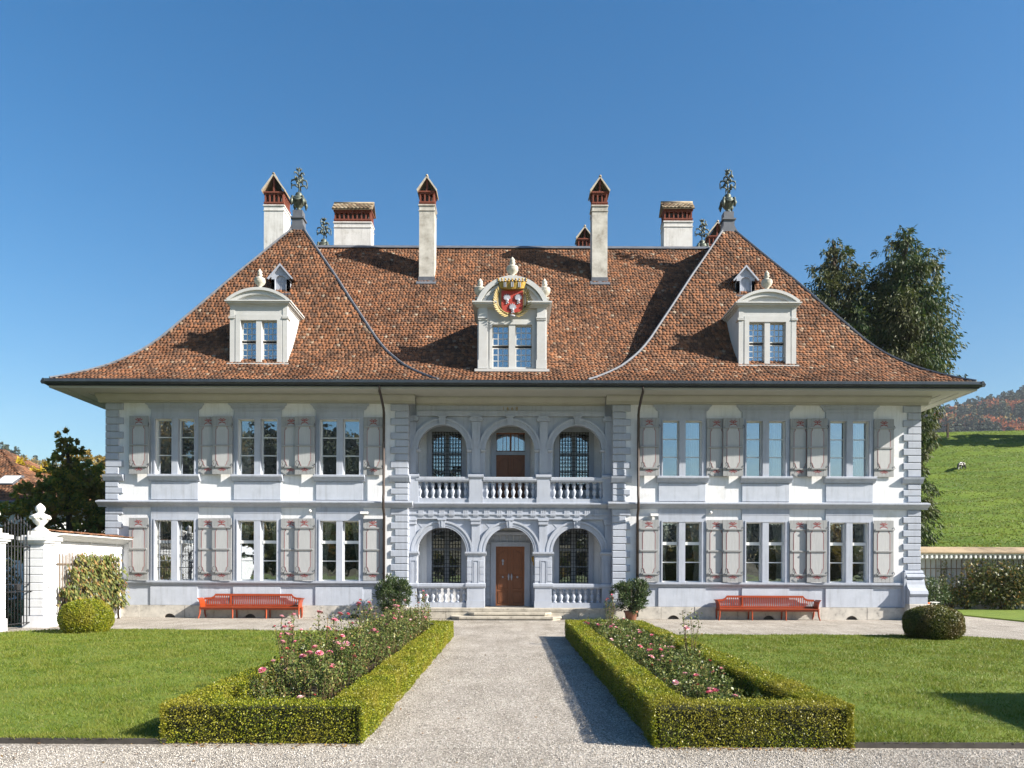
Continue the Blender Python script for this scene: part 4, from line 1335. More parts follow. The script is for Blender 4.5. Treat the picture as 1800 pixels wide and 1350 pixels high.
def wing_dormer(x):
    y = .30
    z0 = 10.18
    hw = 1.14
    b = MB().wall(-hw, hw, 0, 2.40, [(-.74, -.11, .12, 1.80), (.11, .74, .12, 1.80)], 0, .30)
    for s in (-1, 1):
        a0, a1 = sorted((s * hw, s * (hw - .12)))
        b.prism([(.30, -.1), (1.3, 1.45), (2.3, 2.6), (.30, 2.40)], 'x', a0, a1)
        a0, a1 = sorted((s * .74, s * .93)); b.box(a0, a1, -.03, 0, .04, 2.02)
        a0, a1 = sorted((s * (hw - .17), s * (hw + .02)));  b.box(a0, a1, -.02, .18, .0, 2.38)
        a0, a1 = sorted((s * (hw - .19), s * (hw + .07))); b.box(a0, a1, -.06, .3, 1.86, 1.90).box(a0, a1, -.045, .29, 1.92, 1.96)
    b.box(-.74, .74, -.03, 0, 1.80, 2.02)
    o = b.obj('dormer', m_dormer, H, (x, y, z0))
    c = MB(); cornice_ring(c, hw, 2.36, 1.9)
    c.obj('dormer_cornice', m_dormer, o)
    p = MB()
    r = 1.90
    a = math.asin((hw + .10) / r)
    zc = 2.56 + .48 - r
    p.ring(0, zc, r - .22, r, math.pi / 2 - a, math.pi / 2 + a, -.10, 1.9, 18)
    p.ring(0, zc, r - .07, r + .04, math.pi / 2 - a, math.pi / 2 + a, -.17, -.10, 18)
    tp = [((r - .2) * math.sin(a * (k / 8.0 - 1) * .93), zc + (r - .2) * math.cos(a * (k / 8.0 - 1) * .93)) for k in range(17)]
    p.prism(tp, 'y', .0, .1)
    p.obj('pediment', m_dormer, o)
    MB().prism([(-.02, -.14), (-.10, -.12), (-.13, -.05), (-.16, -.04), (-.16, .03), (.2, .05), (.2, -.14)], 'x', -hw - .09, hw + .09).obj('dormer_sill', m_dormer, o)
    MB().box(-hw - .16, hw + .16, -.24, .2, -.20, -.142).obj('dormer_flashing', m_zinc, o)
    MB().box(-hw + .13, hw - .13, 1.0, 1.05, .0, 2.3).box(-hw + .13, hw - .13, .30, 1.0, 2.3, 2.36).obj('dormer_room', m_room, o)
    lights(o, 0, .115, .62, .13, 1.66, .15)
    link('urn', me_urn, o, (0, .1, 3.04))
for xc in WC:
    wing_dormer(xc)
def lucarne(x):
    y, z0 = 3.12, 14.10
    b = MB()
    b.prism([(-.40, 0), (-.26, 0), (-.26, .62), (-.40, .62)], 'y', 0, .9).prism([(.26, 0), (.40, 0), (.40, .62), (.26, .62)], 'y', 0, .9)
    b.archwall(-.40, .40, 0, .24, .0, .55, .80, 0, .12, 12)
    b.prism([(-.42, .78), (.42, .78), (0, 1.18)], 'y', .02, .9)
    o = b.obj('lucarne', m_trim, H, (x, y, z0))
    MB().box(-.26, .26, .08, .12, 0, .80).box(-.005, .005, .07, .08, 0, .78).box(-.26, .26, .07, .079, .50, .52).obj('lucarne_shutter', m_trim, o)
    g = MB()
    for s in (-1, 1):
        g.prism([(s * .52, .60), (0, 1.20), (0, 1.30), (s * .58, .62)], 'y', -.10, .0)
    g.obj('bargeboard', m_trim, o)
    g = MB()
    for s in (-1, 1):
        g.prism([(s * .54, .62), (0, 1.26), (0, 1.33), (s * .60, .62)], 'y', .001, 1.3)
    g.obj('lucarne_roof', m_tile, o)
    MB().prism([(-.04, -.12), (-.10, -.10), (-.10, -.02), (.1, -.0), (.1, -.12)], 'x', -.46, .46).obj('lucarne_sill', m_zinc, o)
for xc in WC:
    lucarne(xc)

# the middle dormer with the coat of arms
def mid_dormer(x):
    y, z0 = .30, 9.98
    hw = 1.40
    b = MB().wall(-hw, hw, 0, 2.55, [(-.80, -.13, .14, 1.86), (.13, .80, .14, 1.86)], 0, .30)
    for s in (-1, 1):
        a0, a1 = sorted((s * hw, s * (hw - .12)))
        b.prism([(.30, -.2), (1.8, 1.2), (3.0, 2.7), (.30, 2.55)], 'x', a0, a1)
        a0, a1 = sorted((s * .80, s * .90)); b.box(a0, a1, -.03, 0, .1, 2.0)
        a0, a1 = sorted((s * 1.00, s * 1.34)); b.box(a0, a1, -.12, 0, .05, 2.50)
        a0, a1 = sorted((s * .97, s * 1.37)); b.box(a0, a1, -.15, 0, .05, .40).box(a0, a1, -.17, 0, 2.06, 2.12).box(a0 + .01, a1 - .01, -.15, 0, 2.0, 2.03)
    b.box(-.80, .80, -.03, 0, 1.86, 2.0)
    o = b.obj('dormer', m_dormer, H, (x, y, z0))
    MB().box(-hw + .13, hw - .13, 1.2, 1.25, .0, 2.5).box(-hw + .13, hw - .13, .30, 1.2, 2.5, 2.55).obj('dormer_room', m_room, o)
    c = MB()
    for s in (-1, 1):
        for e, za, zb in ((.03, 0, .05), (.08, .05, .09), (.15, .09, .15), (.20, .15, .21)):
            a0, a1 = sorted((s * .62, s * (hw + e)))
            c.box(a0, a1, -.12 - e, 2.2, 2.50 + za + .001, 2.50 + zb)
    c.obj('dormer_cornice', m_dormer, o)
    p = MB()
    r = 1.46
    zc = 2.44
    e = math.asin(.475 / r) if False else .33
    p.ring(0, zc - .2, r - .44, r, e, math.pi - e, -.10, 2.6, 26)
    p.ring(0, zc - .2, r - .13, r + .05, e, math.pi - e, -.24, -.10, 26)
    p.ring(0, zc - .2, r - .27, r - .17, e, math.pi - e, -.16, -.10, 26)
    p.ring(0, zc - .2, r - .46, r - .38, e, math.pi - e, -.13, -.10, 26)
    n = 20
    p.prism([((r - .25) * math.cos(e + (math.pi - 2 * e) * k / n), zc - .2 + (r - .25) * math.sin(e + (math.pi - 2 * e) * k / n)) for k in range(n + 1)], 'y', .0, .15)
    p.obj('pediment', m_dormer, o)
    MB().prism([(-.02, -.20), (-.14, -.18), (-.17, -.10), (-.21, -.08), (-.21, .02), (.2, .05), (.2, -.20)], 'x', -hw - .10, hw + .10).obj('dormer_sill', m_dormer, o)
    MB().box(-hw - .18, hw + .18, -.30, .2, -.27, -.202).obj('dormer_flashing', m_zinc, o)
    lights(o, 0, .135, .66, .15, 1.70, .15)
    for xx, zz in ((0, zc - .2 + r + .03), (-1.30, 2.86), (1.30, 2.86)):
        u = link('urn', me_urn, o, (xx, .05, zz)); u.scale = (1.12, 1.12, 1.0)
    # arms
    ys = -.24
    n_before = set(o.children)
    sh = [(-.47, 3.30), (.47, 3.30), (.47, 2.62), (.42, 2.46), (.30, 2.37), (.08, 2.34), (0, 2.28), (-.08, 2.34), (-.30, 2.37), (-.42, 2.46), (-.47, 2.62)]
    MB().prism([(p_[0] * 1.10, 2.83 + (p_[1] - 2.83) * 1.07) for p_ in sh], 'y', ys + .03, ys + .16).obj('shield_rim', m_pale, o)
    MB().prism(sh, 'y', ys, ys + .0295).obj('shield', m_shield, o)
    for wx, wz, tilt in ((-.24, 2.98, .15), (.25, 2.98, .12), (0, 2.57, .05)):
        f = MB().blob((wx + .02, ys - .02, wz - .10), (.07, .03, .09), 8, 5)
        for k in range(7):
            an = R(28 + k * 20) + tilt
            l = (.20, .24, .27, .28, .27, .22, .17)[k]
            cx, cz = math.cos(an), math.sin(an)
            x0, z0_ = wx + .02, wz - .10
            nx, nz = -cz, cx
            pts = [(x0 + cx * .03 + nx * .02, z0_ + cz * .03 + nz * .02), (x0 + cx * .03 - nx * .02, z0_ + cz * .03 - nz * .02), (x0 + cx * l * .75 - nx * .032, z0_ + cz * l * .75 - nz * .032),
                   (x0 + cx * l, z0_ + cz * l), (x0 + cx * l * .75 + nx * .032, z0_ + cz * l * .75 + nz * .032)]
            f.prism(pts, 'y', ys - .025 - .003 * k, ys - .002)
        for k in range(4):
            f.blob((wx - .02 + .04 * (k % 3), ys - .02, wz - .16 - .03 * k), (.035, .02, .035), 6, 4)
        f.obj('silver_wing', m_silver, o)
    # wreath of gilt leaves round the shield
    me_leaf = MB().add([(0, -.01, 0), (.08, -.05, .03), (.15, -.09, .10), (.17, -.10, .20), (.05, -.05, .13), (-.02, -.02, .05), (.04, .03, .06)],
                       [(0, 1, 2, 3), (0, 3, 4, 5), (6, 1, 0), (6, 2, 1), (6, 3, 2), (6, 4, 3), (6, 5, 4), (6, 0, 5)], False).mesh('wreath_leaf', m_pale)
    path = [(.62, 3.24), (.68, 3.16), (.70, 3.07), (.71, 2.98), (.715, 2.89), (.71, 2.80), (.70, 2.71), (.67, 2.62), (.63, 2.54), (.57, 2.46), (.49, 2.39), (.40, 2.33), (.30, 2.28), (.19, 2.25)]
    for s in (-1, 1):
        for k, (px_, pz_) in enumerate(path):
            l = link('wreath_leaf', me_leaf, o, (s * px_ * .90, ys - .02, pz_ - .04))
            ang = -R(12 + k * 9.0)
            l.rotation_euler = (0, s * R(-22 + k * 8), 0)
            l.scale = (s * .85, 1.4, .95)
        MB().tube([(s * p_[0] * .90, ys + .02, 2.83 + (p_[1] - 2.83) * .92) for p_ in path], .035, 6).obj('wreath_stem', m_pale, o)
    MB().blob((0, ys - .02, 2.20), (.14, .05, .05), 8, 4).obj('wreath_bow', m_silver, o)
    # crown
    n = 20
    V = []; F = []
    for i in range(n + 1):
        q = -1 + 2 * i / n
        x_ = q * .60
        dy = -.16 * math.sqrt(max(0, 1 - (q * .95) ** 2))
        sag = .07 * (q * q)
        V += [(x_ * .86, ys + dy, 3.31 + sag), (x_, ys + dy * 1.15, 3.60 + sag), (x_ * .86, ys + .05, 3.31 + sag), (x_, ys + .05, 3.60 + sag)]
    for i in range(n):
        a_ = i * 4; b_ = a_ + 4
        F += [(a_, b_, b_ + 1, a_ + 1), (a_ + 2, a_ + 3, b_ + 3, b_ + 2), (a_ + 1, b_ + 1, b_ + 3, a_ + 3), (a_, a_ + 2, b_ + 2, b_)]
    cr = MB().add(V, F).obj('crown', m_gold, o)
    for i in range(9):
        q = -1 + 2 * i / 8
        dy = -.18 * math.sqrt(max(0, 1 - (q * .95) ** 2))
    for i in range(9):
        pts = MB()
        q = -1 + 2 * i / 8
        dy = -.18 * math.sqrt(max(0, 1 - (q * .95) ** 2))
        zz = 3.60 + .07 * q * q
        pts.lathe([(.05, 0), (.022, .07), (.02, .09)], 6, (q * .60, ys + dy + .01, zz)).blob((q * .60, ys + dy + .01, zz + .12), .042, 7, 5).obj('crown_point', m_gold, o)
    st = MB()
    for q in (-.62, -.5, -.06, .06, .5, .62):
        dy = -.19 * math.sqrt(max(0, 1 - (q * .95) ** 2))
        st.box(q * .56 - .02, q * .56 + .02, ys + dy - .02, ys + dy + .01, 3.38, 3.60)
    st.obj('crown_jewel', m_silver, o)
    for q in set(o.children) - n_before:
        q.location = (q.location.x * .92, q.location.y + .05, q.location.z * .92 + 2.83 * .08 - .10)
        q.scale = (q.scale.x * .92, q.scale.y, q.scale.z * .92)
mid_dormer(-.0 + .04)
# ================================================================== LAWNS, EDGING
def rounded(pts, rad, seg=8):
    """round the listed corners of a polygon: pts = (x, y, r)"""
    out = []
    n = len(pts)
    for i, (x, y, r) in enumerate(pts):
        if r <= 0: out.append((x, y)); continue
        p = Vector((x, y)); a = Vector(pts[i - 1][:2]); c = Vector(pts[(i + 1) % n][:2])
        d1 = (a - p).normalized(); d2 = (c - p).normalized()
        for k in range(seg + 1):
            t = k / seg
            s = p + d1 * r * (1 - t) ** 2 + d2 * r * t ** 2
            out.append((s.x, s.y))
    return out
lawnL = rounded([(-22, 8.46, 0), (-3.80, 8.46, 0), (-3.80, 23.0, 0), (-14.9, 23.6, 2.4), (-15.0, 20, 0), (-22, 19, 0)], 1)
lawnR = rounded([(3.70, 8.40, 0), (24, 8.40, 0), (24, 17, 0), (14.0, 20.0, 1.5), (13.9, 22.4, 1.8), (3.70, 22.2, 0)], 1)
lawnB = [(19.8, 20), (60, 20), (60, 37.6), (20.1, 37.6), (19.8, 32.6)]
for nm, P in (('lawn', lawnL), ('lawn', lawnR), ('lawn', lawnB)):
    MB().prism(P, 'z', -.02, .055).obj(nm, m_lawn)['kind'] = 'structure'
MB().box(-22, -3.86, 8.42, 8.455, -.05, .062).obj('lawn_edging', m_edge)['kind'] = 'structure'
MB().box(3.78, 24, 8.355, 8.395, -.05, .062).obj('lawn_edging', m_edge)['kind'] = 'structure'

def inside(P, poly):
    x, y = P[:, 0], P[:, 1]
    c = np.zeros(len(P), bool)
    n = len(poly)
    for i in range(n):
        x0, y0 = poly[i]; x1, y1 = poly[(i + 1) % n]
        k = ((y0 > y) != (y1 > y))
        with np.errstate(divide='ignore', invalid='ignore'):
            xi = (x1 - x0) * (y - y0) / (y1 - y0) + x0
        c ^= k & (x < xi)
    return c
def poly_front(poly): return min(p[1] for p in poly)
def grass(poly, xr, yr, n, name):
    # more blades near the front of the lawn, wider ones further off
    u = rng.random(n)
    y = yr[0] + (yr[1] - yr[0]) * u ** 1.55
    x = rng.uniform(xr[0], xr[1], n)
    P = np.stack([x, y, np.full(n, .05)], 1)
    P = P[(np.abs(P[:, 0]) < P[:, 1] * .70 + .5)]
    P = P[inside(P, poly)]
    P[:, 1] -= np.where(P[:, 1] < poly_front(poly) + .12, rng.random(len(P)) * .06, 0)
    n = len(P)
    far = np.clip((P[:, 1] - 8) / 15, 0, 1)
    h = rng.uniform(.028, .062, n) * (1 + .15 * far) * (1 + .30 * np.sin(P[:, 0] * 2.1 + np.cos(P[:, 1] * 1.7) * 2) + .45 * np.clip(np.sin(P[:, 0] * 6.3 + np.cos(P[:, 1] * 3.1) * 3) * np.sin(P[:, 1] * 7.1 + P[:, 0]), 0, 1))
    w = .0068 + .011 * far
    d = rvec(n); d[:, 2] = np.abs(d[:, 2]) * .6 + .75; d = unit(d)
    s = unit(np.cross(d, rvec(n)))
    V = np.empty((n, 3, 3))
    V[:, 0] = P - s * (w / 2)[:, None]; V[:, 1] = P + s * (w / 2)[:, None]; V[:, 2] = P + d * h[:, None]
    o = link(name, mesh_np(name, V.reshape(-1, 3), np.arange(n * 3).reshape(n, 3), lm_grass))
    o['kind'] = 'stuff'
    o['label'] = 'short mown grass covering the lawn beside the hedge'
    return o
grass(lawnL, (-17, -3.8), (8.47, 23.6), 210000, 'lawn_grass')
grass(lawnR, (3.7, 17), (8.41, 22.5), 210000, 'lawn_grass')

# loose pebbles in the foreground and along the path
def pebbles():
    n1, n2, n3 = 34000, 26000, 9000
    a = np.stack([rng.uniform(-6.2, 6.2, n1), rng.uniform(7.2, 8.44, n1)], 1)
    y = 8.3 + 9 * rng.random(n2) ** 1.6
    b_ = np.stack([rng.uniform(-1.7, 1.65, n2), y], 1)
    a = np.concatenate([a, b_])
    ok = ~((a[:, 1] > 8.28) & ((a[:, 0] < -1.68) | (a[:, 0] > 1.6)))
    a = a[ok]
    n = len(a)
    r = rng.uniform(.004, .0095, n) * (1 + .03 * np.maximum(a[:, 1] - 8, 0))
    base = np.array([(1, 0, 0), (0, 1, 0), (-1, 0, 0), (0, -1, 0), (0, 0, .7), (0, 0, -.7)], float)
    ang = rng.uniform(0, 6.28, n)
    c, s = np.cos(ang), np.sin(ang)
    st = rng.uniform(.7, 1.4, (n, 1, 1))
    L = base[None] * np.concatenate([st, 1 / st, np.ones_like(st)], 2) * r[:, None, None]
    L = L + rng.normal(0, .18, L.shape) * r[:, None, None]
    V = np.empty_like(L)
    V[..., 0] = L[..., 0] * c[:, None] - L[..., 1] * s[:, None] + a[:, 0:1]
    V[..., 1] = L[..., 0] * s[:, None] + L[..., 1] * c[:, None] + a[:, 1:2]
    V[..., 2] = L[..., 2] + (r * .45)[:, None]
    T = np.array([(0, 1, 4), (1, 2, 4), (2, 3, 4), (3, 0, 4), (1, 0, 5), (2, 1, 5), (3, 2, 5), (0, 3, 5)])
    F = (T[None] + (np.arange(n) * 6)[:, None, None]).reshape(-1, 3)
    o = link('loose_gravel', mesh_np('loose_gravel', V.reshape(-1, 3), F, m_peb))
    tag(o, 'loose pale gravel lying on the path in the foreground', None, None, 'stuff')
pebbles()

# ================================================================== BOX HEDGES ROUND THE ROSE BEDS
def hedge(x0, x1, y0, y1, h, w, label):
    t = thing('box_hedge', ((x0 + x1) / 2, (y0 + y1) / 2, 0), label, 'hedge', 'box hedges framing the rose beds')
    cx, cy = (x0 + x1) / 2, (y0 + y1) / 2
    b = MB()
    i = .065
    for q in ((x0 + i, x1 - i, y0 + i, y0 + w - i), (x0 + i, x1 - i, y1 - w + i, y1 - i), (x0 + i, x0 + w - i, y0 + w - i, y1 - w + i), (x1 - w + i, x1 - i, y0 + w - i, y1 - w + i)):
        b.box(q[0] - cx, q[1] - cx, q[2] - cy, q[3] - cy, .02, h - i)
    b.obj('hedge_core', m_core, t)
    # leaves over every clipped face: (origin, edge u, edge v, normal)
    faces = [((x0, y0, 0), (x1 - x0, 0, 0), (0, 0, h), (0, -1, 0)), ((x0, y1, 0), (x1 - x0, 0, 0), (0, 0, h), (0, 1, 0)),
             ((x0, y0, 0), (0, y1 - y0, 0), (0, 0, h), (-1, 0, 0)), ((x1, y0, 0), (0, y1 - y0, 0), (0, 0, h), (1, 0, 0)),
             ((x0, y0, h), (x1 - x0, 0, 0), (0, w, 0), (0, 0, 1)), ((x0, y1 - w, h), (x1 - x0, 0, 0), (0, w, 0), (0, 0, 1)),
             ((x0, y0 + w, h), (w, 0, 0), (0, y1 - y0 - 2 * w, 0), (0, 0, 1)), ((x1 - w, y0 + w, h), (w, 0, 0), (0, y1 - y0 - 2 * w, 0), (0, 0, 1)),
             ((x0 + w, y0 + w, .0), (0, y1 - y0 - 2 * w, 0), (0, 0, h), (1, 0, 0)), ((x1 - w, y0 + w, .0), (0, y1 - y0 - 2 * w, 0), (0, 0, h), (-1, 0, 0)),
             ((x0 + w, y0 + w, .0), (x1 - x0 - 2 * w, 0, 0), (0, 0, h), (0, 1, 0)), ((x0 + w, y1 - w, .0), (x1 - x0 - 2 * w, 0, 0), (0, 0, h), (0, -1, 0))]
    VV = []; FF = []; o = 0
    for og, u, v, nn in faces:
        og, u, v, nn = map(lambda q: np.array(q, float), (og, u, v, nn))
        area = np.linalg.norm(u) * np.linalg.norm(v)
        vis = 1.0
        if nn[1] > 0 or (og[1] + .1 > y1 - w and nn[2] < .5): vis = .45
        n = int(area * 5200 * vis)
        long_ = abs(u[1]) > 3 or abs(v[1]) > 3
        a = rng.random(n) ** (1.35 if long_ else 1.0)
        c = rng.random(n)
        if abs(v[1]) > abs(u[1]): a, c = c, a
        P = og + np.outer(a, u) + np.outer(c, v)
        bump = .010 * np.sin(P[:, 0] * 7 + P[:, 2] * 9) * np.cos(P[:, 1] * 6 + 1) + .009 * np.sin(P[:, 1] * 2.3 + P[:, 0]) + .007 * np.sin(P[:, 1] * 5.1 + 2) * np.sin(P[:, 0] * 4.3)
        P = P + nn * (bump - .016 + rng.normal(0, .013, n))[:, None]
        if nn[2] > .5: P[:, 2] += rng.exponential(.009, n)
        # thin spots where the twigs show
        hole = np.sin(P[:, 0] * 9.1 + P[:, 2] * 12.7 + 1.3) * np.sin(P[:, 1] * 8.3 + P[:, 2] * 10.1 + P[:, 0] * 3.7)
        keepq = (hole < .90) | (rng.random(n) < .4)
        P = P[keepq]; n = len(P)
        if nn[2] < .5: P[:, 2] = np.clip(P[:, 2], .02, h + .01)
        far = np.clip((P[:, 1] - y0) / (y1 - y0), 0, 1)
        L = rng.uniform(.016, .027, n) * (1 + .55 * far)
        D = unit(rvec(n) + nn * .7)
        N = unit(nn * 1.0 + rvec(n) * .60)
        V, F = leaves_np(P - D * L[:, None] * .4, D, N, L, L * .62)
        VV.append(V); FF.append(F + o); o += len(V)
    V = np.concatenate(VV) - np.array([cx, cy, 0])
    l = link('hedge_foliage', mesh_np('hedge_foliage', V, np.concatenate(FF), lm_box), t)
    l['kind'] = 'stuff'
    MB().box(x0 + w, x1 - w, y0 + w, y1 - w, -.01, .05).obj('bed_soil', m_soil)['kind'] = 'structure'
    return t
HL = (-3.92, -1.64, 8.42, 21.9, .455, .42)
HR = (1.60, 3.82, 8.30, 21.8, .49, .42)
hedge(*HL, 'long clipped box hedge framing the taller roses, left of the gravel path')
hedge(*HR, 'long clipped box hedge framing the lower roses, right of the gravel path')

# ================================================================== ROSES
def rose_variant(seed, h, spread, nl):
    r = np.random.default_rng(seed)
    rr = random.Random(seed)
    stems = MB(); tips = []
    P = []; D = []
    ns = rr.randint(5, 7)
    for k in range(ns):
        a = 2 * math.pi * k / ns + rr.uniform(-.4, .4)
        hh = h * rr.uniform(.72, 1.0)
        sp = spread * rr.uniform(.35, 1.0)
        p0 = Vector((.05 * math.cos(a), .05 * math.sin(a), 0))
        p1 = Vector((sp * .5 * math.cos(a), sp * .5 * math.sin(a), hh * .45))
        p2 = Vector((sp * math.cos(a + .2), sp * math.sin(a + .2), hh * .8))
        p3 = p2 + Vector((rr.uniform(-.06, .06), rr.uniform(-.06, .06), hh * .2))
        stems.tube([p0, p1, p2, p3], [.010, .008, .006, .004], 4)
        tips.append(p3)
        m = nl // ns
        t = r.uniform(.18, 1.0, m) ** .75 * 3
        t = np.clip(t, 0, 2.999)
        pts = np.array([p0, p1, p2, p3])
        i = t.astype(int); f = (t - i)[:, None]
        q = pts[i] * (1 - f) + pts[i + 1] * f
        off = unit(r.normal(size=(m, 3))) * r.uniform(.02, .15, m)[:, None] * (1.2 - .7 * (t / 3))[:, None]
        P.append(q + off); D.append(off + np.array([0, 0, .02]))
    P = np.concatenate(P); D = unit(np.concatenate(D) + r.normal(0, .05, P.shape))
    P[:, 2] = np.maximum(P[:, 2], .04)
    n = len(P)
    L = r.uniform(.032, .062, n)
    N = unit(np.array([0, 0, 1.0]) + r.normal(0, .55, (n, 3)))
    V, F = leaves_np(P, D, N, L, L * .68)
    return stems.mesh('stem', m_stem), mesh_np('foliage', V, F, lm_rose), tips
def bloom_mesh(s, mat):
    b = MB()
    rr = random.Random(int(s * 1000))
    for ring, (r0, r1, z0, z1, n) in enumerate(((.2, 1.0, -.1, .25, 6), (.15, .75, 0, .5, 5), (.1, .45, .1, .65, 4), (.0, .2, .2, .7, 3))):
        for k in range(n):
            a = 2 * math.pi * k / n + ring * .5
            w = 1.25 * math.pi / n
            V = [(s * r0 * math.cos(a), s * r0 * math.sin(a), s * z0)]
            for u in (-1, -.4, .4, 1):
                q = a + u * w
                rad = r1 * (1 - .12 * abs(u)) * rr.uniform(.92, 1.08)
                V.append((s * rad * math.cos(q), s * rad * math.sin(q), s * (z1 - .1 * abs(u))))
            b.add(V, [(0, 1, 2), (0, 2, 3), (0, 3, 4)])
    return b.mesh('rose_bloom', mat)
me_bl = [bloom_mesh(.058, m_pink), bloom_mesh(.050, m_lpink), bloom_mesh(.028, m_rred), bloom_mesh(.062, m_lpink), bloom_mesh(.036, m_pink)]
VT = [rose_variant(100 + k, 1.0, .27, 480) for k in range(5)]
VS = [rose_variant(200 + k, .62, .30, 560) for k in range(5)]
VX = [rose_variant(300 + k, 1.40, .17, 260) for k in range(3)]
def rose(x, y, var, sc, rz, nb, label, group):
    t = thing('rose_bush', (x, y, .05), label, 'rose bush', group)
    t.rotation_euler = (0, 0, rz)
    st, fo, tips = var
    for nm, me in (('stem', st), ('foliage', fo)):
        o = link(nm, me, t); o.scale = (sc, sc, sc)
    for p in rnd.sample(tips, min(nb, len(tips))):
        o = link('rose_bloom', rnd.choice(me_bl), t, p * sc)
        o.rotation_euler = (rnd.uniform(-.5, .5), rnd.uniform(-.5, .5), rnd.uniform(0, 6))
ORD = ['first', 'second', 'third', 'fourth', 'fifth', 'sixth', 'seventh', 'eighth', 'ninth', 'tenth', 'eleventh', 'twelfth', 'thirteenth', 'fourteenth', 'fifteenth', 'sixteenth', 'seventeenth',
       'eighteenth', 'nineteenth', 'twentieth', 'twenty-first', 'twenty-second', 'twenty-third', 'twenty-fourth', 'twenty-fifth', 'twenty-sixth']
ROWS = {-1: ('on the lawn side', 'in the middle row', 'on the path side'), 1: ('on the path side', 'in the middle row', 'on the lawn side')}
cnt = {}
def rose_label(side, k):
    n = cnt[(side, k)] = cnt.get((side, k), -1) + 1
    return 'leafy rose bush %s of the %s bed, %s from the front' % (ROWS[side][k], 'left' if side < 0 else 'right', ORD[n])
for side, (x0, x1, y0, y1, h, w) in ((-1, HL), (1, HR)):
    xa, xb = x0 + w + .22, x1 - w - .20
    y = y0 + w + .28
    row = 0
    while y < y1 - w - .1:
        for k in range(3):
            u = (k + .5) / 3
            x = xa + (xb - xa) * u + rnd.uniform(-.08, .08)
            yy = y + rnd.uniform(-.12, .12)
            if side < 0 and row < 1 and k == 0: continue            # the thin front left corner
            if side > 0 and k == 2 and y < 11.5: continue           # bare right edge of the right-hand bed
            if side < 0:
                v = VT[(row * 3 + k) % 5] if (row % 3 or k == 1) else VS[(row + k) % 5]
                sc = rnd.uniform(.62, .84) if row < 3 else rnd.uniform(.72, .98)
                rose(x, yy, v, sc, rnd.uniform(0, 6.3), rnd.choice((0, 1, 1, 2, 3)), rose_label(side, k), 'rose bushes in the left bed')
            else:
                v = VS[(row * 3 + k) % 5]
                sc = rnd.uniform(.72, .98)
                rose(x, yy, v, sc, rnd.uniform(0, 6.3), rnd.choice((0, 1, 1, 2)), rose_label(side, k), 'rose bushes in the right bed')
        y += .52
        row += 1
for x, y, k, sc, rz, nb, lb in ((-3.25, 10.9, 0, .90, .3, 6, 'tall rose with pink blooms rising above the front left of the left bed'),
                            (-3.38, 11.6, 2, .80, 5.3, 6, 'tall rose with a cluster of pink blooms leaning towards the left lawn'),
                            (-3.05, 10.3, 1, .66, 2.0, 5, 'medium tall rose with pink blooms at the near left of the left bed'),
                            (-2.55, 11.2, 2, .72, 4.4, 4, 'slender rose with pale blooms near the front middle of the left bed'),
                            (-3.30, 13.3, 0, .84, 3.4, 4, 'tall rose with pink buds on the lawn side of the left bed'),
                            (-2.45, 15.8, 1, .82, .4, 4, 'tall rose with red buds on the path side of the left bed'),
                            (-3.1, 16.6, 2, .92, 1.9, 4, 'tall rose with pink blooms before the left wing windows'),
                            (-2.40, 20.3, 1, .95, 2.9, 4, 'tall rose with pale blooms at the far end of the left bed'),
                            (-2.75, 12.2, 1, .86, 1.3, 4, 'tall spindly rose with pink blooms in the middle front of the left bed'),
                            (-2.95, 14.6, 2, .98, 2.3, 4, 'tall slender rose with red buds standing halfway along the left bed'),
                            (-2.60, 17.5, 0, .88, 4.0, 4, 'tall rose with pale blooms before the left oleander'),
                            (3.05, 12.7, 1, .88, .8, 1, 'single tall bare rose shoot at the right edge of the right bed'),
                            (2.55, 19.2, 2, .95, 2.8, 4, 'tall rose with pale pink blooms at the far end of the right bed')):
    rose(x, y, VX[k], sc, rz, nb, lb, None)

# ================================================================== TOPIARY
def topiary(x, y, rx, h, mat, label):
    t = thing('topiary_bush', (x, y, .04), label, 'topiary bush', 'clipped box globes at the lawn corners')
    n = 26000
    d = rvec(n)
    def sup(d):
        e = 2.3
        k = (np.abs(d[:, 0]) ** e + np.abs(d[:, 1]) ** e + np.abs(d[:, 2]) ** e) ** (-1 / e)
        return d * k[:, None]
    P = sup(d) * np.array([rx, rx, h / 2 + .06]) + np.array([0, 0, h / 2 - .06])
    P = P[P[:, 2] > .0]; d = unit((P - np.array([0, 0, h / 2 - .06])) / np.array([rx, rx, h / 2]))
    n = len(P)
    P = P + d * (rng.normal(0, .016, n) + .02 * np.sin(P[:, 0] * 7) * np.sin(P[:, 2] * 8 + P[:, 1] * 5) - .02)[:, None]
    L = rng.uniform(.030, .05, n)
    D = unit(rvec(n) + d * .7); N = unit(d + rvec(n) * .7)
    V, F = leaves_np(P - D * L[:, None] * .4, D, N, L, L * .62)
    core = MB()
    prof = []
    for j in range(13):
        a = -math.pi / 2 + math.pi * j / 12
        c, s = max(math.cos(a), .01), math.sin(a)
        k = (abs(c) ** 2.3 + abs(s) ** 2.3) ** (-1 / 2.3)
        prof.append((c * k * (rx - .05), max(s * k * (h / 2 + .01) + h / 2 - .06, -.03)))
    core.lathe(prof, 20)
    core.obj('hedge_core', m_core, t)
    link('topiary_foliage', mesh_np('topiary_foliage', V, F, mat), t)['kind'] = 'stuff'
topiary(-12.58, 22.3, .70, 1.00, lm_box, 'clipped yellow-green box globe beside the left garden wall')
topiary(12.0, 21.3, .76, .95, lm_boxd, 'clipped dark green box globe at the right lawn corner')

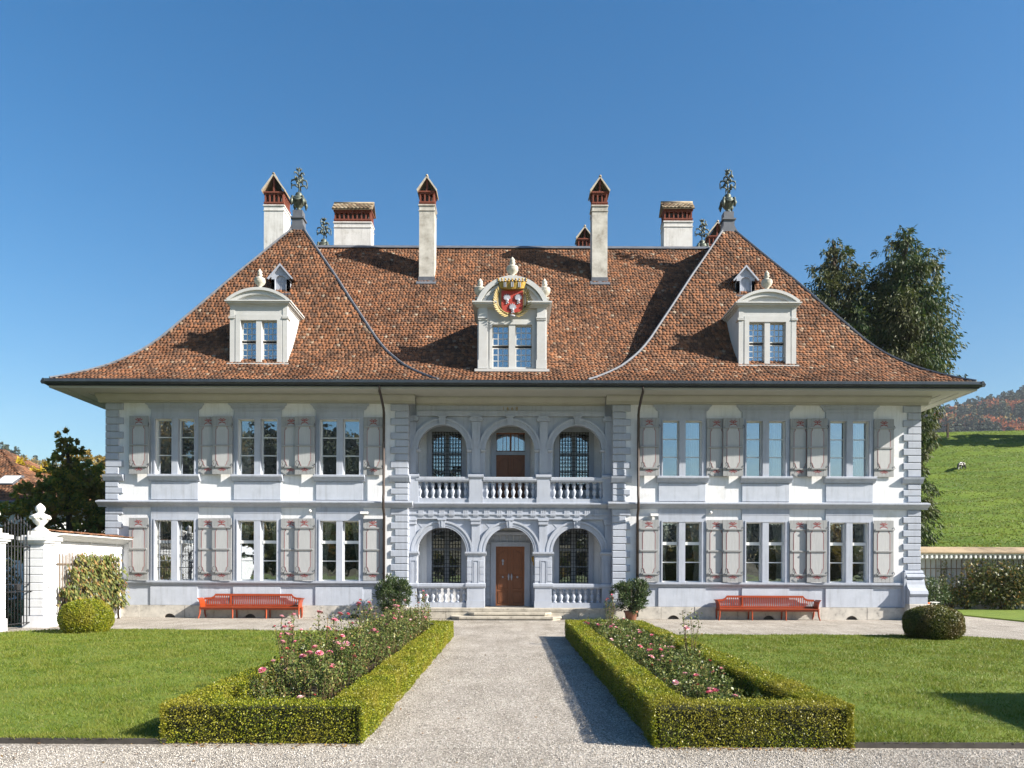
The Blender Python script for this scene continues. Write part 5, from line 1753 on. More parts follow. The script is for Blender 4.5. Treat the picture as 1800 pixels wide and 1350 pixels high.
# ================================================================== BENCHES
def bench(x, label):
    t = thing('garden_bench', (x, 29.62, 0), label, 'bench', 'red benches against the facade')
    Lh = 1.99
    b = MB().box(-Lh + .04, Lh - .04, -.27, .22, .425, .455)
    b.prism([(-.30, .43), (-.27, .425), (-.27, .455), (-.30, .452)], 'x', -Lh + .04, Lh - .04)
    b.obj('seat', m_bench, t)
    MB().box(-Lh + .08, Lh - .08, -.25, -.21, .345, .424).box(-Lh + .08, Lh - .08, .16, .20, .345, .424).obj('apron', m_bench, t)
    # top rail with the drop at the ends
    r = [(-Lh + .03, .80), (-Lh + .30, .815), (-Lh + .40, .86), (-Lh + .48, .955), (Lh - .48, .955), (Lh - .40, .86), (Lh - .30, .815), (Lh - .03, .80)]
    lo = [(p[0], p[1] - .085) for p in r[::-1]]
    n = len(r)
    q = MB()
    for i in range(n - 1):
        q.prism([r[i], r[i + 1], (r[i + 1][0], r[i + 1][1] - .085), (r[i][0], r[i][1] - .085)], 'y', .225, .265)
    q.obj('top_rail', m_bench, t)
    MB().box(-Lh + .06, Lh - .06, .19, .23, .48, .535).obj('lower_rail', m_bench, t)
    N = 46
    def top(xx):
        return np.interp(xx, [p[0] for p in r], [p[1] for p in r]) - .08
    cache = {}
    for i in range(N):
        xx = -Lh + .12 + (2 * Lh - .24) * i / (N - 1)
        z = round(float(top(xx)), 3)
        if z not in cache:
            cache[z] = MB().add([(-.016, .20, .53), (.016, .20, .53), (.016, .215, .53), (-.016, .215, .53), (-.016, .24, z), (.016, .24, z), (.016, .255, z), (-.016, .255, z)],
                                [(0, 3, 2, 1), (4, 5, 6, 7), (0, 1, 5, 4), (1, 2, 6, 5), (2, 3, 7, 6), (3, 0, 4, 7)]).mesh('slat', m_bench)
        link('slat', cache[z], t, (xx, 0, 0))
    for s in (-1, 1):
        for xx in (Lh - .06, ):
            MB().tube([(s * xx, -.24, .43), (s * xx, -.24, .30), (s * (xx + .01), -.255, .16), (s * (xx + .05), -.30, 0)], [.04, .036, .032, .028], 4, False).obj('leg', m_bench, t)
            MB().tube([(s * xx, .20, .43), (s * xx, .20, .30), (s * (xx + .0), .22, .16), (s * (xx - .03), .27, 0)], [.04, .036, .032, .028], 4, False).obj('leg', m_bench, t)
        # arm panel, flared outwards
        a0 = s * (Lh - .06)
        V = []
        for z, off in ((.45, 0), (.60, .015), (.72, .05), (.80, .115)):
            V += [(a0 + s * off, -.27, z), (a0 + s * off, .24, z), (a0 + s * (off - .03), .24, z), (a0 + s * (off - .03), -.27, z)]
        F = [(3, 2, 1, 0), (12, 13, 14, 15)]
        for j in range(3):
            for k in range(4):
                F.append((j * 4 + k, j * 4 + (k + 1) % 4, j * 4 + 4 + (k + 1) % 4, j * 4 + 4 + k))
        MB().add(V, F).obj('arm_panel', m_bench, t)
        for xx in (.66,):
            MB().tube([(s * xx, -.235, .43), (s * xx, -.24, .2), (s * xx, -.25, 0)], [.036, .032, .028], 4, False).obj('leg', m_bench, t)
            MB().tube([(s * xx, .19, .43), (s * xx, .2, .2), (s * xx, .24, 0)], [.036, .032, .028], 4, False).obj('leg', m_bench, t)
    MB().box(-.93, -.89, .20, .26, .46, .90).obj('back_post', m_bench, t)
bench(-10.2, 'long red slatted bench against the left wing of the facade')
bench(10.13, 'long red slatted bench against the right wing of the facade')

# ================================================================== POTTED OLEANDERS
def oleander(x, y, h, sp, label):
    t = thing('potted_shrub', (x, y, 0), label, 'potted shrub', 'potted oleanders beside the loggia')
    MB().lathe([(.17, 0), (.20, .05), (.24, .30), (.27, .32), (.27, .38), (.23, .38), (.21, .34)], 18).obj('pot', m_terra, t)
    st = MB()
    for k in range(16):
        a = rnd.uniform(0, 6.28); r = sp * rnd.uniform(.3, .9)
        st.tube([(rnd.uniform(-.1, .1), rnd.uniform(-.1, .1), .33), (r * .5 * math.cos(a), r * .5 * math.sin(a), .8), (r * math.cos(a), r * math.sin(a), h * rnd.uniform(.6, .95))], [.012, .009, .005], 4)
    n = 7500
    zc, hz = (h + .32) / 2, (h - .32) / 2
    k = 90
    cd_ = rvec(k) * (rng.random(k) ** .40)[:, None]
    idx = rng.integers(0, k, n)
    q = cd_[idx] + rvec(n) * (.20 * rng.random(n) ** .5)[:, None]
    P = q * np.array([sp * .9, sp * .9, hz]) + np.array([0, 0, zc])
    D = rvec(n) * .7 + unit(q) * .6 + np.array([0, 0, .55])
    L = rng.uniform(.08, .14, n)
    V, F = leaves_np(P, D, rvec(n), L, L * .27)
    st.obj('stem', m_bark, t)
    link('foliage', mesh_np('foliage', V, F, lm_olea), t)
oleander(-4.52, 28.95, 1.70, .76, 'bushy green oleander in a pot left of the loggia arches')
oleander(4.66, 28.95, 1.64, .82, 'bushy green oleander in a pot right of the loggia arches')

# ================================================================== LAMPS ON THE FACADE
def wlamp(x, z, label):
    t = thing('wall_lamp', (x, 29.95, z), label, 'lamp', None)
    MB().box(-.03, .03, -.02, .05, -.03, .03).obj('bracket', m_lamp, t)
    MB().prism([(-.02, .05), (-.24, .03), (-.26, -.06), (-.02, -.05)], 'x', -.15, .15).obj('lamp_head', m_lamp, t)
wlamp(-5.80, 4.20, 'small white floodlight under the storey cornice by the left downpipe')
wlamp(5.70, 4.16, 'small white floodlight under the storey cornice by the right downpipe')
for x, z, lb in ((-7.98, 4.29, 'tiny white dome camera above the shutters of the left wing'), (7.97, 4.28, 'tiny white dome camera above the shutters of the right wing')):
    t = thing('dome_camera', (x, 29.96, z), lb, 'camera', None)
    MB().box(-.04, .04, -.02, .04, -.02, .05).obj('mount', m_lamp, t)
    MB().blob((0, -.07, -.03), .065, 10, 6).obj('dome', m_lamp, t)
t = thing('wall_lantern', (.98, 31.38, 2.3), 'small gilt wall lantern right of the entrance door', 'lantern', None)
MB().tube([(0, .06, .35), (0, -.10, .38), (0, -.16, .25)], .014, 5).tube([(0, -.16, .25), (0, -.16, -.55)], .012, 5).obj('bracket', m_iron, t)
MB().lathe([(.02, .24), (.10, .16), (.08, .02), (.03, -.06), (.05, -.12), (.01, -.18)], 6, (0, -.16, 0), False).obj('lantern_body', m_gold, t)

# ================================================================== FALLEN LEAVES
def litter():
    n = 420
    x = rng.uniform(-7, 7, n); y = 7.6 + 14 * rng.random(n) ** 1.5
    # drifts along the foot of the hedges
    m = 520
    s1 = rng.random(m)
    hx = np.where(s1 < .25, -1.64 + rng.exponential(.05, m), np.where(s1 < .5, 1.60 - rng.exponential(.05, m), np.where(s1 < .75, rng.uniform(-3.9, -1.64, m), rng.uniform(1.6, 3.8, m))))
    hy = np.where(s1 < .5, rng.uniform(8.4, 20, m), np.where(s1 < .75, 8.40, 8.28) - rng.exponential(.05, m))
    x = np.concatenate([x, hx]); y = np.concatenate([y, hy])
    ok = ~((np.abs(x + 2.78) < 1.12) & (y > 8.43)) & ~((np.abs(x - 2.71) < 1.10) & (y > 8.31))
    x, y = x[ok], y[ok]
    n = len(x)
    onlawn = (np.abs(x) > 3.8) & (y > 8.46)
    P = np.stack([x, y, np.where(onlawn, .085, .012)], 1)
    D = rvec(n); D[:, 2] *= .25
    N = unit(np.array([0, 0, 1.0]) + rvec(n) * .35)
    L = rng.uniform(.022, .05, n)
    V, F = leaves_np(P, D, N, L, L * .62)
    V[:, 2] = np.maximum(V[:, 2], .006)
    tag(link('fallen_leaves', mesh_np('fallen_leaves', V, F, lm_fallen)), 'dry brown leaves scattered along the hedge feet, path and lawn', None, None, 'stuff')
lm_fallen = LM('dry_leaf', [(0.0, (0.09, 0.045, 0.02)), (0.5, (0.20, 0.10, 0.035)), (1.0, (0.34, 0.22, 0.07))], 0.1, 0.7)
litter()
# ================================================================== LEFT GARDEN WALL, GATE, VINE
t = thing('garden_wall', (-15.7, 27.6, 0), 'white garden wall with a tiled coping between the gate and the mansion', 'wall', None)
MB().box(-.2, .2, -2.35, 2.39, 0, 2.86).obj('wall_face', m_white, t)
MB().box(.2, .235, -2.35, 2.36, 2.70, 2.86).obj('wall_band', m_white, t)
MB().prism([(-.30, 3.08), (-.19, 2.90), (.19, 2.862), (.70, 3.08), (.70, 3.12), (.0, 3.20), (-.32, 3.12)], 'y', -2.5, 2.39).obj('coping_board', m_frame, t)
MB().box(-.18, .18, -2.35, 2.38, 2.86, 3.05).obj('wall_head', m_white, t)
for k in range(3):
    y = -1.7 + k * 1.75
    b = MB()
    pts = [(.20, 2.72), (.30, 2.90), (.45, 3.02), (.64, 3.06)]
    for p, q in zip(pts[:-1], pts[1:]):
        b.prism([p, q, (q[0], q[1] + .06), (p[0] - .02, p[1] + .07)], 'y', y - .04, y + .04)
    b.obj('coping_bracket', m_frame, t)
def plane_tiles(parent, name, eave0, eave1, apex_dir, rows, exp, w, shrink0, shrink1, mat=None):
    """overlapping tiles on a plane: eave0 -> eave1 along the eave, apex_dir up the slope; shrink: how much each end moves in per metre of slope"""
    e0, e1, u = np.array(eave0, float), np.array(eave1, float), np.array(apex_dir, float)
    al = e1 - e0; ln = np.linalg.norm(al); al /= ln; u /= np.linalg.norm(u)
    nn = np.cross(al, u); nn = nn if nn[2] > 0 else -nn
    C = []
    for j in range(rows):
        s = j * exp
        xs = np.arange(shrink0 * s + w * (.5 if j % 2 else 1) * .5, ln - shrink1 * s, w)
        if len(xs): C.append(e0 + np.outer(xs, al) + u * s)
    C = np.concatenate(C); n = len(C)
    A = np.tile(al, (n, 1)) + u * rng.normal(0, .03, (n, 1)); U = np.tile(u, (n, 1)) + nn * rng.normal(0, .02, (n, 1))
    C = C + nn * (.015 + rng.normal(0, .006, (n, 1)))
    L = TV * np.array([w * .96, exp / .195, 1.2])
    VV = C[:, None] + A[:, None] * L[None, :, 0:1] + U[:, None] * L[None, :, 1:2] + nn[None, None] * L[None, :, 2:3]
    FF = (TF[None] + (np.arange(n) * len(TV))[:, None, None]).reshape(-1, 3)
    link(name, mesh_np(name, VV.reshape(-1, 3), FF, mat or m_tile), parent)['kind'] = 'stuff'
plane_tiles(t, 'coping_tile', (.75, -2.5, 3.12), (.75, 2.38, 3.12), (-.74, 0, .085), 5, .17, .165, 0, 0)
def trellis_bars(parent, n, y0, y1, x, z0, z1, horiz):
    for k in range(n):
        y = y0 + (y1 - y0) * k / (n - 1)
        MB().box(x, x + .03, y - .018, y + .018, z0, z1 + rnd.uniform(-.06, .06)).obj('trellis_bar', m_wood, parent)
    for z in horiz:
        MB().box(x - .03, x - .001, y0 - .1, y1 + .1, z - .02, z + .02).obj('trellis_bar', m_wood, parent)
tr = thing('trellis', (-15.5, 27.6, 0), 'weathered wooden trellis on the left garden wall behind the vine', 'trellis', None)
trellis_bars(tr, 22, -1.9, 1.95, .06, .3, 2.45, (.7, 2.1))
def vine(loc, label, cat, boxes, n, mat, Lr, W, droop, nm='climbing_vine', group=None, face=(1, 0, 0)):
    t = thing(nm, loc, label, cat, group)
    P = []
    st = MB()
    for (x0, x1, y0, y1, z0, z1, wgt) in boxes:
        m = int(n * wgt)
        P.append(np.stack([rng.uniform(x0, x1, m), rng.uniform(y0, y1, m), rng.uniform(z0, z1, m)], 1))
        for k in range(3):
            xx, yy = rnd.uniform(x0, x1), rnd.uniform(y0, y1)
            st.tube([(xx, yy, 0), (xx + rnd.uniform(-.05, .05), yy + rnd.uniform(-.1, .1), (z0 + z1) / 2), (xx, yy + rnd.uniform(-.2, .2), z1 - .05)], [.02, .014, .006], 5)
    P = np.concatenate(P) + rng.normal(0, .05, (sum(map(len, P)), 3))
    P[:, 2] = np.maximum(P[:, 2], .03)
    k = np.sin(P[:, 1] * 5.3 + P[:, 2] * 2.1 + P[:, 0] * 4.1) * np.sin(P[:, 2] * 4.7 - P[:, 1] * 1.9) > -.72
    P = P[k]
    m = len(P)
    f = np.array(face, float)
    D = unit(rvec(m) * .6 + np.array([0, 0, -droop]) + f * .35)
    N = unit(f + rvec(m) * .5)
    L = rng.uniform(Lr[0], Lr[1], m)
    V, F = leaves_np(P, D, N, L, L * W)
    st.obj('stem', m_bark, t)
    link('foliage', mesh_np('foliage', V, F, mat), t)
    return t
vine((-15.4, 27.6, 0), 'broad yellow-green climbing vine covering the left garden wall', 'vine',
     [(.0, .34, -1.7, 1.85, .55, 2.05, .55), (.0, .3, -1.2, 1.0, 1.9, 2.5, .12), (.0, .34, .6, 1.4, 1.9, 2.5, .06), (0, .34, -2.0, -1.2, .5, 1.3, .12), (.0, .32, 1.2, 1.95, .5, 1.9, .15)], 3600, lm_vine, (.12, .22), .42, 1.0)

def stone_urn(s):
    b = MB().box(-.28, .28, -.28, .28, 0, .16).lathe([(.24, .16), (.27, .2), (.16, .28), (.10, .34), (.13, .38), (.22, .48), (.27, .58), (.25, .62), (.33, .66), (.33, .71), (.22, .76), (.13, .80), (.10, .85), (.15, .90), (.17, .97), (.14, 1.05), (.05, 1.14), (.01, 1.17)], 18)
    for k in range(8):
        a = k * math.pi / 4
        b.blob((.29 * math.cos(a), .29 * math.sin(a), .64), (.075, .075, .06), 6, 4)
    return b.mesh('stone_urn', m_wurn)
me_su = stone_urn(1)
def gate_pier(x, y, label):
    t = thing('gate_pier', (x, y, 0), label, 'gate pier', 'gate piers with stone urns')
    MB().box(-.31, .31, -.31, .31, 0, 2.72).obj('pier_core', m_trim, t)
    MB().box(-.36, .36, -.36, .36, 0, .38).obj('pier_base', m_white, t)
    z = .40
    while z < 2.66:
        MB().cbox(-.325, .325, -.335, .325, z, min(z + .255, 2.70), .015).obj('rustic_course', m_white, t)
        z += .268
    c = MB()
    for e, za, zb in ((.36, 2.72, 2.78), (.42, 2.78, 2.86), (.47, 2.86, 2.98), (.38, 2.98, 3.03)):
        c.box(-e, e, -e, e, za + .001, zb)
    c.obj('pier_cap', m_white, t)
    link('stone_urn', me_su, t, (0, 0, 3.03)).scale = (.92, .92, .92)
gate_pier(-15.62, 24.95, 'white rusticated gate pier with urn, joined to the tiled garden wall')
gate_pier(-16.0, 23.0, 'white rusticated gate pier with urn at the left picture edge')
t = thing('garden_wall', (-16.3, 19.5, 0), 'white garden wall continuing out of the picture left of the gate', 'wall', None)
MB().box(-.2, .2, -6, 3.1, 0, 2.7).prism([(-.35, 2.9), (0, 3.15), (.60, 2.86), (.60, 2.92), (0, 3.25), (-.38, 2.95)], 'y', -6, 3.1).obj('wall_face', m_white, t)
t = thing('iron_gate', (-15.75, 24.0, 0), 'tall dark iron gate with spear-topped bars between the two piers', 'gate', None)
for k in range(9):
    y = -.60 + k * 1.22 / 8
    top = 3.20 + .28 * (1 - abs(k - 4) / 4)
    b = MB().tube([(0, y, .12), (0, y, top)], .016, 6)
    b.lathe([(.016, 0), (.035, .05), (.005, .20)], 6, (0, y, top))
    b.obj('gate_bar', m_iron, t)
for z, hh in ((.16, .03), (1.18, .03), (1.42, .03), (2.62, .04)):
    MB().box(-.02, .02, -.64, .66, z, z + hh).obj('gate_rail', m_iron, t)
MB().box(-.05, .05, -.09, .10, 1.24, 1.42).obj('lock_case', m_iron, t)
MB().tube([(.03, .60, 1.18), (.45, .85, 1.32), (.62, .95, 1.36)], .012, 5).obj('gate_stay', m_iron, t)
t = vine((-17.6, 25.5, 0), 'ivy-clad hedge glimpsed through the iron gate', 'hedge', [(-.3, .3, -1.6, 1.2, .05, 2.2, 1)], 2600, lm_shrub, (.10, .16), .7, .4, 'ivy_hedge')

# ================================================================== RIGHT GARDEN WALL AND PLANTS
t = thing('garden_wall', (29, 38.2, 0), 'white garden wall with overhanging eaves at the foot of the meadow', 'wall', None)
MB().box(-13.5, 16, 0, .4, 0, 2.75).obj('wall_face', m_white, t)
MB().prism([(-.75, 2.76), (-.75, 2.82), (.2, 3.12), (1.0, 2.86), (1.0, 2.80), (.2, 3.04)], 'x', -13.5, 16).obj('coping_board', m_urn, t)
MB().prism([(-.80, 2.84), (-.80, 2.90), (.2, 3.19), (.2, 3.122), (-.75, 2.822)], 'x', -13.5, 16).obj('coping_tiles', m_tileg, t)
me_rf = MB().prism([(-.74, 2.60), (-.70, 2.55), (-.62, 2.60), (.0, 2.72), (.0, 2.82), (-.74, 2.755)], 'x', -.045, .045).mesh('rafter_end', m_frame)
for k in range(120):
    link('rafter_end', me_rf, t, (-13.3 + k * .243, 0, 0))
tr = thing('trellis', (29, 38.05, 0), 'dark vertical trellis bars fixed along the right garden wall', 'trellis', None)
for k in range(60):
    x = -9.8 + k * .262
    MB().box(x - .015, x + .015, -.02, .02, .2, 2.55).obj('trellis_bar', m_wood, tr)
MB().box(-10, 6, .021, .05, 2.06, 2.10).obj('trellis_rail', m_wood, tr)
def shrub(loc, rx, ry, h, n, mat, Lr, label, cat='shrub', wob=.25, W=.5, z0=.1):
    t = thing('shrub', loc, label, cat, None)
    d = rvec(n)
    r = rng.random(n) ** .45
    k = 1 + wob * np.sin(d[:, 0] * 5 + 1) * np.sin(d[:, 2] * 6) + wob * .6 * np.sin(d[:, 1] * 9 + d[:, 2] * 4)
    P = d * (r * k)[:, None] * np.array([rx, ry, (h - z0) / 2]) + np.array([0, 0, (h + z0) / 2])
    P[:, 2] = np.maximum(P[:, 2], .04)
    L = rng.uniform(Lr[0], Lr[1], n)
    D = unit(rvec(n) + d * .5); N = unit(rvec(n) + np.array([0, -.4, .6]))
    V, F = leaves_np(P, D, N, L, L * W)
    st = MB()
    for q in range(6):
        a = q * 1.05
        st.tube([(0, 0, 0), (rx * .4 * math.cos(a), ry * .4 * math.sin(a), h * .45), (rx * .7 * math.cos(a), ry * .7 * math.sin(a), h * .8)], [.03, .02, .008], 5)
    st.obj('stem', m_bark, t)
    link('foliage', mesh_np('foliage', V, F, mat), t)
    return t
shrub((24.4, 37.2, 0), 2.2, .75, 2.42, 6200, lm_shrub, (.12, .22), 'large glossy climbing shrub on the right garden wall', wob=.3)
shrub((27.6, 37.4, 0), 2.0, .7, 2.2, 3600, lm_shrub, (.12, .22), 'dark climbing shrub on the wall at the right picture edge', wob=.3)
shrub((22.6, 37.2, 0), .9, .5, 1.25, 1100, lm_shrub, (.10, .2), 'sprawling low shrub spreading from the big wall climber', wob=.4)
shrub((20.4, 36.6, 0), 1.05, .7, 1.75, 3200, lm_olea, (.07, .13), 'rounded dark green bush beside the right house corner', wob=.12)
shrub((21.9, 37.3, 0), .55, .45, 1.35, 900, lm_vine, (.07, .13), 'thin yellowing shrub between the round bush and the wall climber', wob=.4)
shrub((21.9, 37.95, 0), .22, .12, 2.6, 260, lm_vine, (.07, .14), 'thin withered creeper climbing the right trellis', 'creeper', wob=.3, z0=.6)
# white trestle and orange bucket half hidden behind the right globe
t = thing('folding_trestle', (17.75, 31.6, 0), 'white folding trestle with crossed legs behind the dark green globe', 'trestle', None)
for s in (-1, 1):
    MB().tube([(-.22 * s, 0, 0), (.22 * s, 0, .62)], .016, 5).tube([(-.22 * s, .3, 0), (.22 * s, .3, .62)], .016, 5).obj('crossed_leg', m_lamp, t)
MB().box(.10, .30, -.04, .34, .62, .65).obj('top_bar', m_lamp, t)
t = thing('bucket', (17.3, 31.2, 0), 'orange bucket at the foot of the right house corner', 'bucket', None)
MB().lathe([(.085, 0), (.12, .30), (.13, .31), (.13, .33), (.11, .33), (.075, .02)], 14).obj('bucket_body', M('orange_plastic', (.75, .16, .02), (.70, .14, .02), 4, .4), t, (0, 0, .32))
MB().lathe([(.2, .0), (.2, .31)], 12).obj('bucket_stand', m_stone, t)

# ================================================================== MEADOW SLOPE, HILLS
def grid(name, xs, ys, zf, mat, kind='structure'):
    X, Y = np.meshgrid(xs, ys)
    Z = zf(X, Y)
    V = np.stack([X.ravel(), Y.ravel(), Z.ravel()], 1)
    nx, ny = len(xs), len(ys)
    i = (np.arange(ny - 1)[:, None] * nx + np.arange(nx - 1)[None]).ravel()
    F = np.stack([i, i + 1, i + nx + 1, i + nx], 1)
    o = link(name, mesh_np(name, V, F, mat, None, True))
    o['kind'] = kind
    return o
def meadow_z(X, Y):
    t = np.clip((Y - 40) / 75, 0, None)
    crest = 23.2 - np.clip(70 - X, -200, 200) * .045
    z = crest * np.where(t < 1, .10 * t + .90 * t * np.clip(t * 1.25, 0, 1) ** .25, 1 + .03 * (t - 1))
    z = z - .00022 * np.maximum(Y - 118, 0) ** 2
    z += (.16 * np.sin(Y * 1.6 + np.sin(X * .35) * 1.6 + np.sin(X * .11) * 2.0) + .09 * np.sin(Y * 3.7 + np.sin(X * .6) * 1.2)) * np.clip((Y - 42) / 20, 0, 1) + .07 * np.sin(X * .9 + Y * .7)
    w = np.clip((X - 12) / 14, 0, 1)
    return z * w * w * (3 - 2 * w) - .03
grid('meadow', np.linspace(10, 200, 300), np.concatenate([np.linspace(38.8, 125, 420), np.linspace(127, 240, 40)]), meadow_z, m_meadow)
def mz(x, y): return float(meadow_z(np.array([x * 1.0]), np.array([y * 1.0]))[0])
# grass clumps on the slope
n = 60000
y = rng.uniform(42, 122, n); x = y * rng.uniform(.50, .74, n)
P = np.stack([x, y, meadow_z(x, y)], 1)
d = rvec(n); d[:, 2] = np.abs(d[:, 2]) + .5; d = unit(d)
s = unit(np.cross(d, rvec(n)))
h = rng.uniform(.04, .12, n); w = rng.uniform(.04, .09, n)
V = np.empty((n, 3, 3)); V[:, 0] = P - s * w[:, None]; V[:, 1] = P + s * w[:, None]; V[:, 2] = P + d * h[:, None]
tag(link('meadow_grass', mesh_np('meadow_grass', V.reshape(-1, 3), np.arange(n * 3).reshape(n, 3), lm_grass)), 'tufted pasture grass on the hillside right of the mansion', None, None, 'stuff')
# autumn weeds just above the wall
shrub((27.3, 41.6, mz(27.3, 41.6)), 1.2, .4, 1.1, 600, lm_vine, (.1, .2), 'russet weeds growing above the right garden wall', 'weeds', .5, z0=0)

# pasture fence
t = thing('pasture_fence', (64.0, 111, mz(64.0, 111)), 'dark wooden fence posts with wire along the crest of the meadow', 'fence', None)
for k, dx in enumerate((-13, 0, 14, 28)):
    X = 64.0 + dx; Y = 111 - k
    MB().box(-.12, .12, -.12, .12, -.3, 2.1).obj('fence_post', m_bark, t, (dx, -k + 0.0, mz(X, Y) - mz(64.0, 111)))
b = MB()
for zz in (1.0, 1.7):
    b.tube([(dx, -k, mz(64.0 + dx, 111 - k) - mz(64.0, 111) + zz) for k, dx in enumerate((-13, 0, 14, 28))], .02, 4)
b.obj('fence_wire', m_iron, t)

# ------------------------------------------------------------------ the grazing cow
def cow(x, y, s, rz, label):
    z = mz(x, y)
    t = thing('grazing_cow', (x, y, z), label, 'cow', None)
    t.rotation_euler = (0, 0, rz)
    me = bpy.data.meshes.new('body')
    vs = [(0, 0, 1.05), (.45, 0, 1.08), (.85, 0, 1.05), (1.15, 0, .95), (1.40, 0, .62), (1.55, 0, .30), (1.62, 0, .10),     # trunk, neck, head down
          (-.45, 0, 1.10), (-.75, 0, 1.08), (-.88, 0, .9), (-.92, 0, .45),                                                 # rump, tail
          (.72, .20, .70), (.72, .21, .38), (.70, .21, .04), (.72, -.20, .70), (.78, -.21, .38), (.76, -.21, .04),         # forelegs
          (-.62, .22, .72), (-.72, .22, .42), (-.66, .22, .04), (-.62, -.22, .72), (-.80, -.22, .42), (-.74, -.22, .04),   # hind legs
          (1.38, .15, .66), (1.38, -.15, .66)]
    es = [(0, 1), (1, 2), (2, 3), (3, 4), (4, 5), (5, 6), (0, 7), (7, 8), (8, 9), (9, 10), (2, 11), (11, 12), (12, 13), (2, 14), (14, 15), (15, 16), (8, 17), (17, 18), (18, 19), (8, 20), (20, 21), (21, 22), (4, 23), (4, 24)]
    rad = [.36, .35, .33, .22, .15, .12, .085, .35, .27, .06, .04, .13, .075, .06, .13, .075, .06, .16, .08, .06, .16, .08, .06, .04, .04]
    me.from_pydata([tuple(q * s for q in v) for v in vs], es, [])
    o = link('body', me, t)
    sk = o.modifiers.new('Skin', 'SKIN'); sk.use_smooth_shade = True
    o.modifiers.new('Subsurf', 'SUBSURF').levels = 1
    for v, r in zip(me.skin_vertices[0].data, rad):
        v.radius = (r * s, r * s)
    me.skin_vertices[0].data[0].use_root = True
    dg = bpy.context.evaluated_depsgraph_get()
    m2 = bpy.data.meshes.new_from_object(o.evaluated_get(dg))
    o.modifiers.clear(); o.data = m2
    m2.materials.clear(); m2.materials.append(m_cow)
    b = MB()
    for sy in (-1, 1):
        b.tube([(1.36 * s, sy * .08 * s, .78 * s), (1.34 * s, sy * .14 * s, .88 * s)], [.03 * s, .01 * s], 5)
    b.obj('horn', m_frame, t)
m_cow = M('black_and_white_hide', (.02, .018, .016), (.75, .73, .70), 2.6, .8, lo=.50, hi=.53)
cow(52.9, 88.0, .66, R(214), 'small black and white cow grazing halfway up the green meadow')

# ------------------------------------------------------------------ trees
def tree(name, loc, label, clumps, n, mat, Lr, W, trunk, limbs, droop=0.0, group=None, cat='tree', jit=.12):
    """clumps: (x,y,z,rx,ry,rz,weight) in the tree's own frame"""
    t = thing(name, loc, label, cat, group)
    b = MB()
    b.tube(*trunk, 9)
    tp = trunk[0]; tr_ = trunk[1]
    for c in clumps[:limbs]:
        zc = max(.15 * c[2], c[2] - .9 * (abs(c[0]) + abs(c[1])) - .4)
        base = Vector((0, 0, 0))
        for p, q in zip(tp[:-1], tp[1:]):
            if p[2] <= zc <= q[2]:
                f = (zc - p[2]) / max(q[2] - p[2], 1e-6)
                base = Vector(p).lerp(Vector(q), f)
        e = Vector(c[:3])
        if (e - base).length < .2: continue
        m_ = (base + e) / 2 + Vector((0, 0, .12 * (e - base).length))
        b.tube([base, m_, e], [tr_[0] * .32, tr_[0] * .18, tr_[0] * .05], 6)
    b.obj('trunk', m_bark, t)
    W_ = sum(c[6] for c in clumps)
    P = []; D = []
    for (x, y, z, rx, ry, rz, w) in clumps:
        m = int(n * w / W_)
        d = rvec(m)
        r = rng.random(m) ** .40
        # sub-twigs: gather leaves in small sprays so that gaps open between them
        k = max(4, m // 24)
        cd_ = rvec(k) * (rng.random(k) ** .38)[:, None]
        idx = rng.integers(0, k, m)
        q = cd_[idx] + rvec(m) * (jit * rng.random(m) ** .5)[:, None]
        P.append(q * np.array([rx, ry, rz]) + np.array([x, y, z]))
        D.append(unit(q) * .8 + np.array([0, 0, -droop]))
    P = np.concatenate(P); D = np.concatenate(D); m = len(P)
    P[:, 2] = np.maximum(P[:, 2], .1)
    D = unit(D + rvec(m) * .75)
    L = rng.uniform(Lr[0], Lr[1], m)
    V, F = leaves_np(P, D, rvec(m), L, L * W)
    link('crown', mesh_np('crown', V, F, mat), t)
    return t

def cone_clumps(h, r0, seed, n, z0=.06, squash=.55, lean=0.0):
    q = random.Random(seed)
    out = []
    for k in range(n):
        f = (k + .5) / n
        z = h * (z0 + (1 - z0) * f)
        rad = r0 * (1 - f ** 1.6) ** .62 + .25
        for j in range(3 if f < .85 else 1):
            a = q.uniform(0, 6.28)
            d = rad * q.uniform(.25, .74) if f < .93 else 0
            c = rad * q.uniform(.38, .60)
            out.append((d * math.cos(a) + lean * f, d * math.sin(a), z + q.uniform(-.3, .3), c, c, c * q.uniform(.8, 1.25), c * c))
    return out
def conifer(x, y, h, r, seed, label, prof, n=80000):
    q = random.Random(seed)
    out = []
    m = 30
    for k in range(m):
        f = (k + .5) / m
        z = h * (.05 + .92 * f)
        rad = r * float(np.interp(f, [p[0] for p in prof], [p[1] for p in prof]))
        nb = 5 if rad > 1.4 else (3 if rad > .8 else 1)
        for j in range(nb):
            a = 2 * math.pi * j / nb + q.uniform(-.6, .6)
            c = rad * q.uniform(.34, .52) + .12
            d = max(0, rad - c) * q.uniform(.75, 1.12) if nb > 1 else q.uniform(0, .2)
            out.append((d * math.cos(a), d * math.sin(a), z + q.uniform(-.4, .4), c, c, c * q.uniform(.75, 1.1), c * c))
        out.append((0, 0, z, rad * .6, rad * .6, .7, rad * rad * .25))
    q.shuffle(out)
    return tree('conifer', (x, y, 0), label, out, n, lm_con, (.18, .44), .26,
                ([(0, 0, 0), (0, .1, h * .5), (0, 0, h * .95)], [.55, .32, .05]), 70, 1.2, 'tall conifers behind the right wing', jit=.28)
conifer(23.3, 54.0, 26.5, 3.75, 5, 'left-hand and slightly lower of the two tall dark conifers behind the mansion', [(0, .7), (.3, 1.0), (.6, 1.0), (.76, .95), (.86, .74), (.93, .48), (.98, .28), (1, .15)])
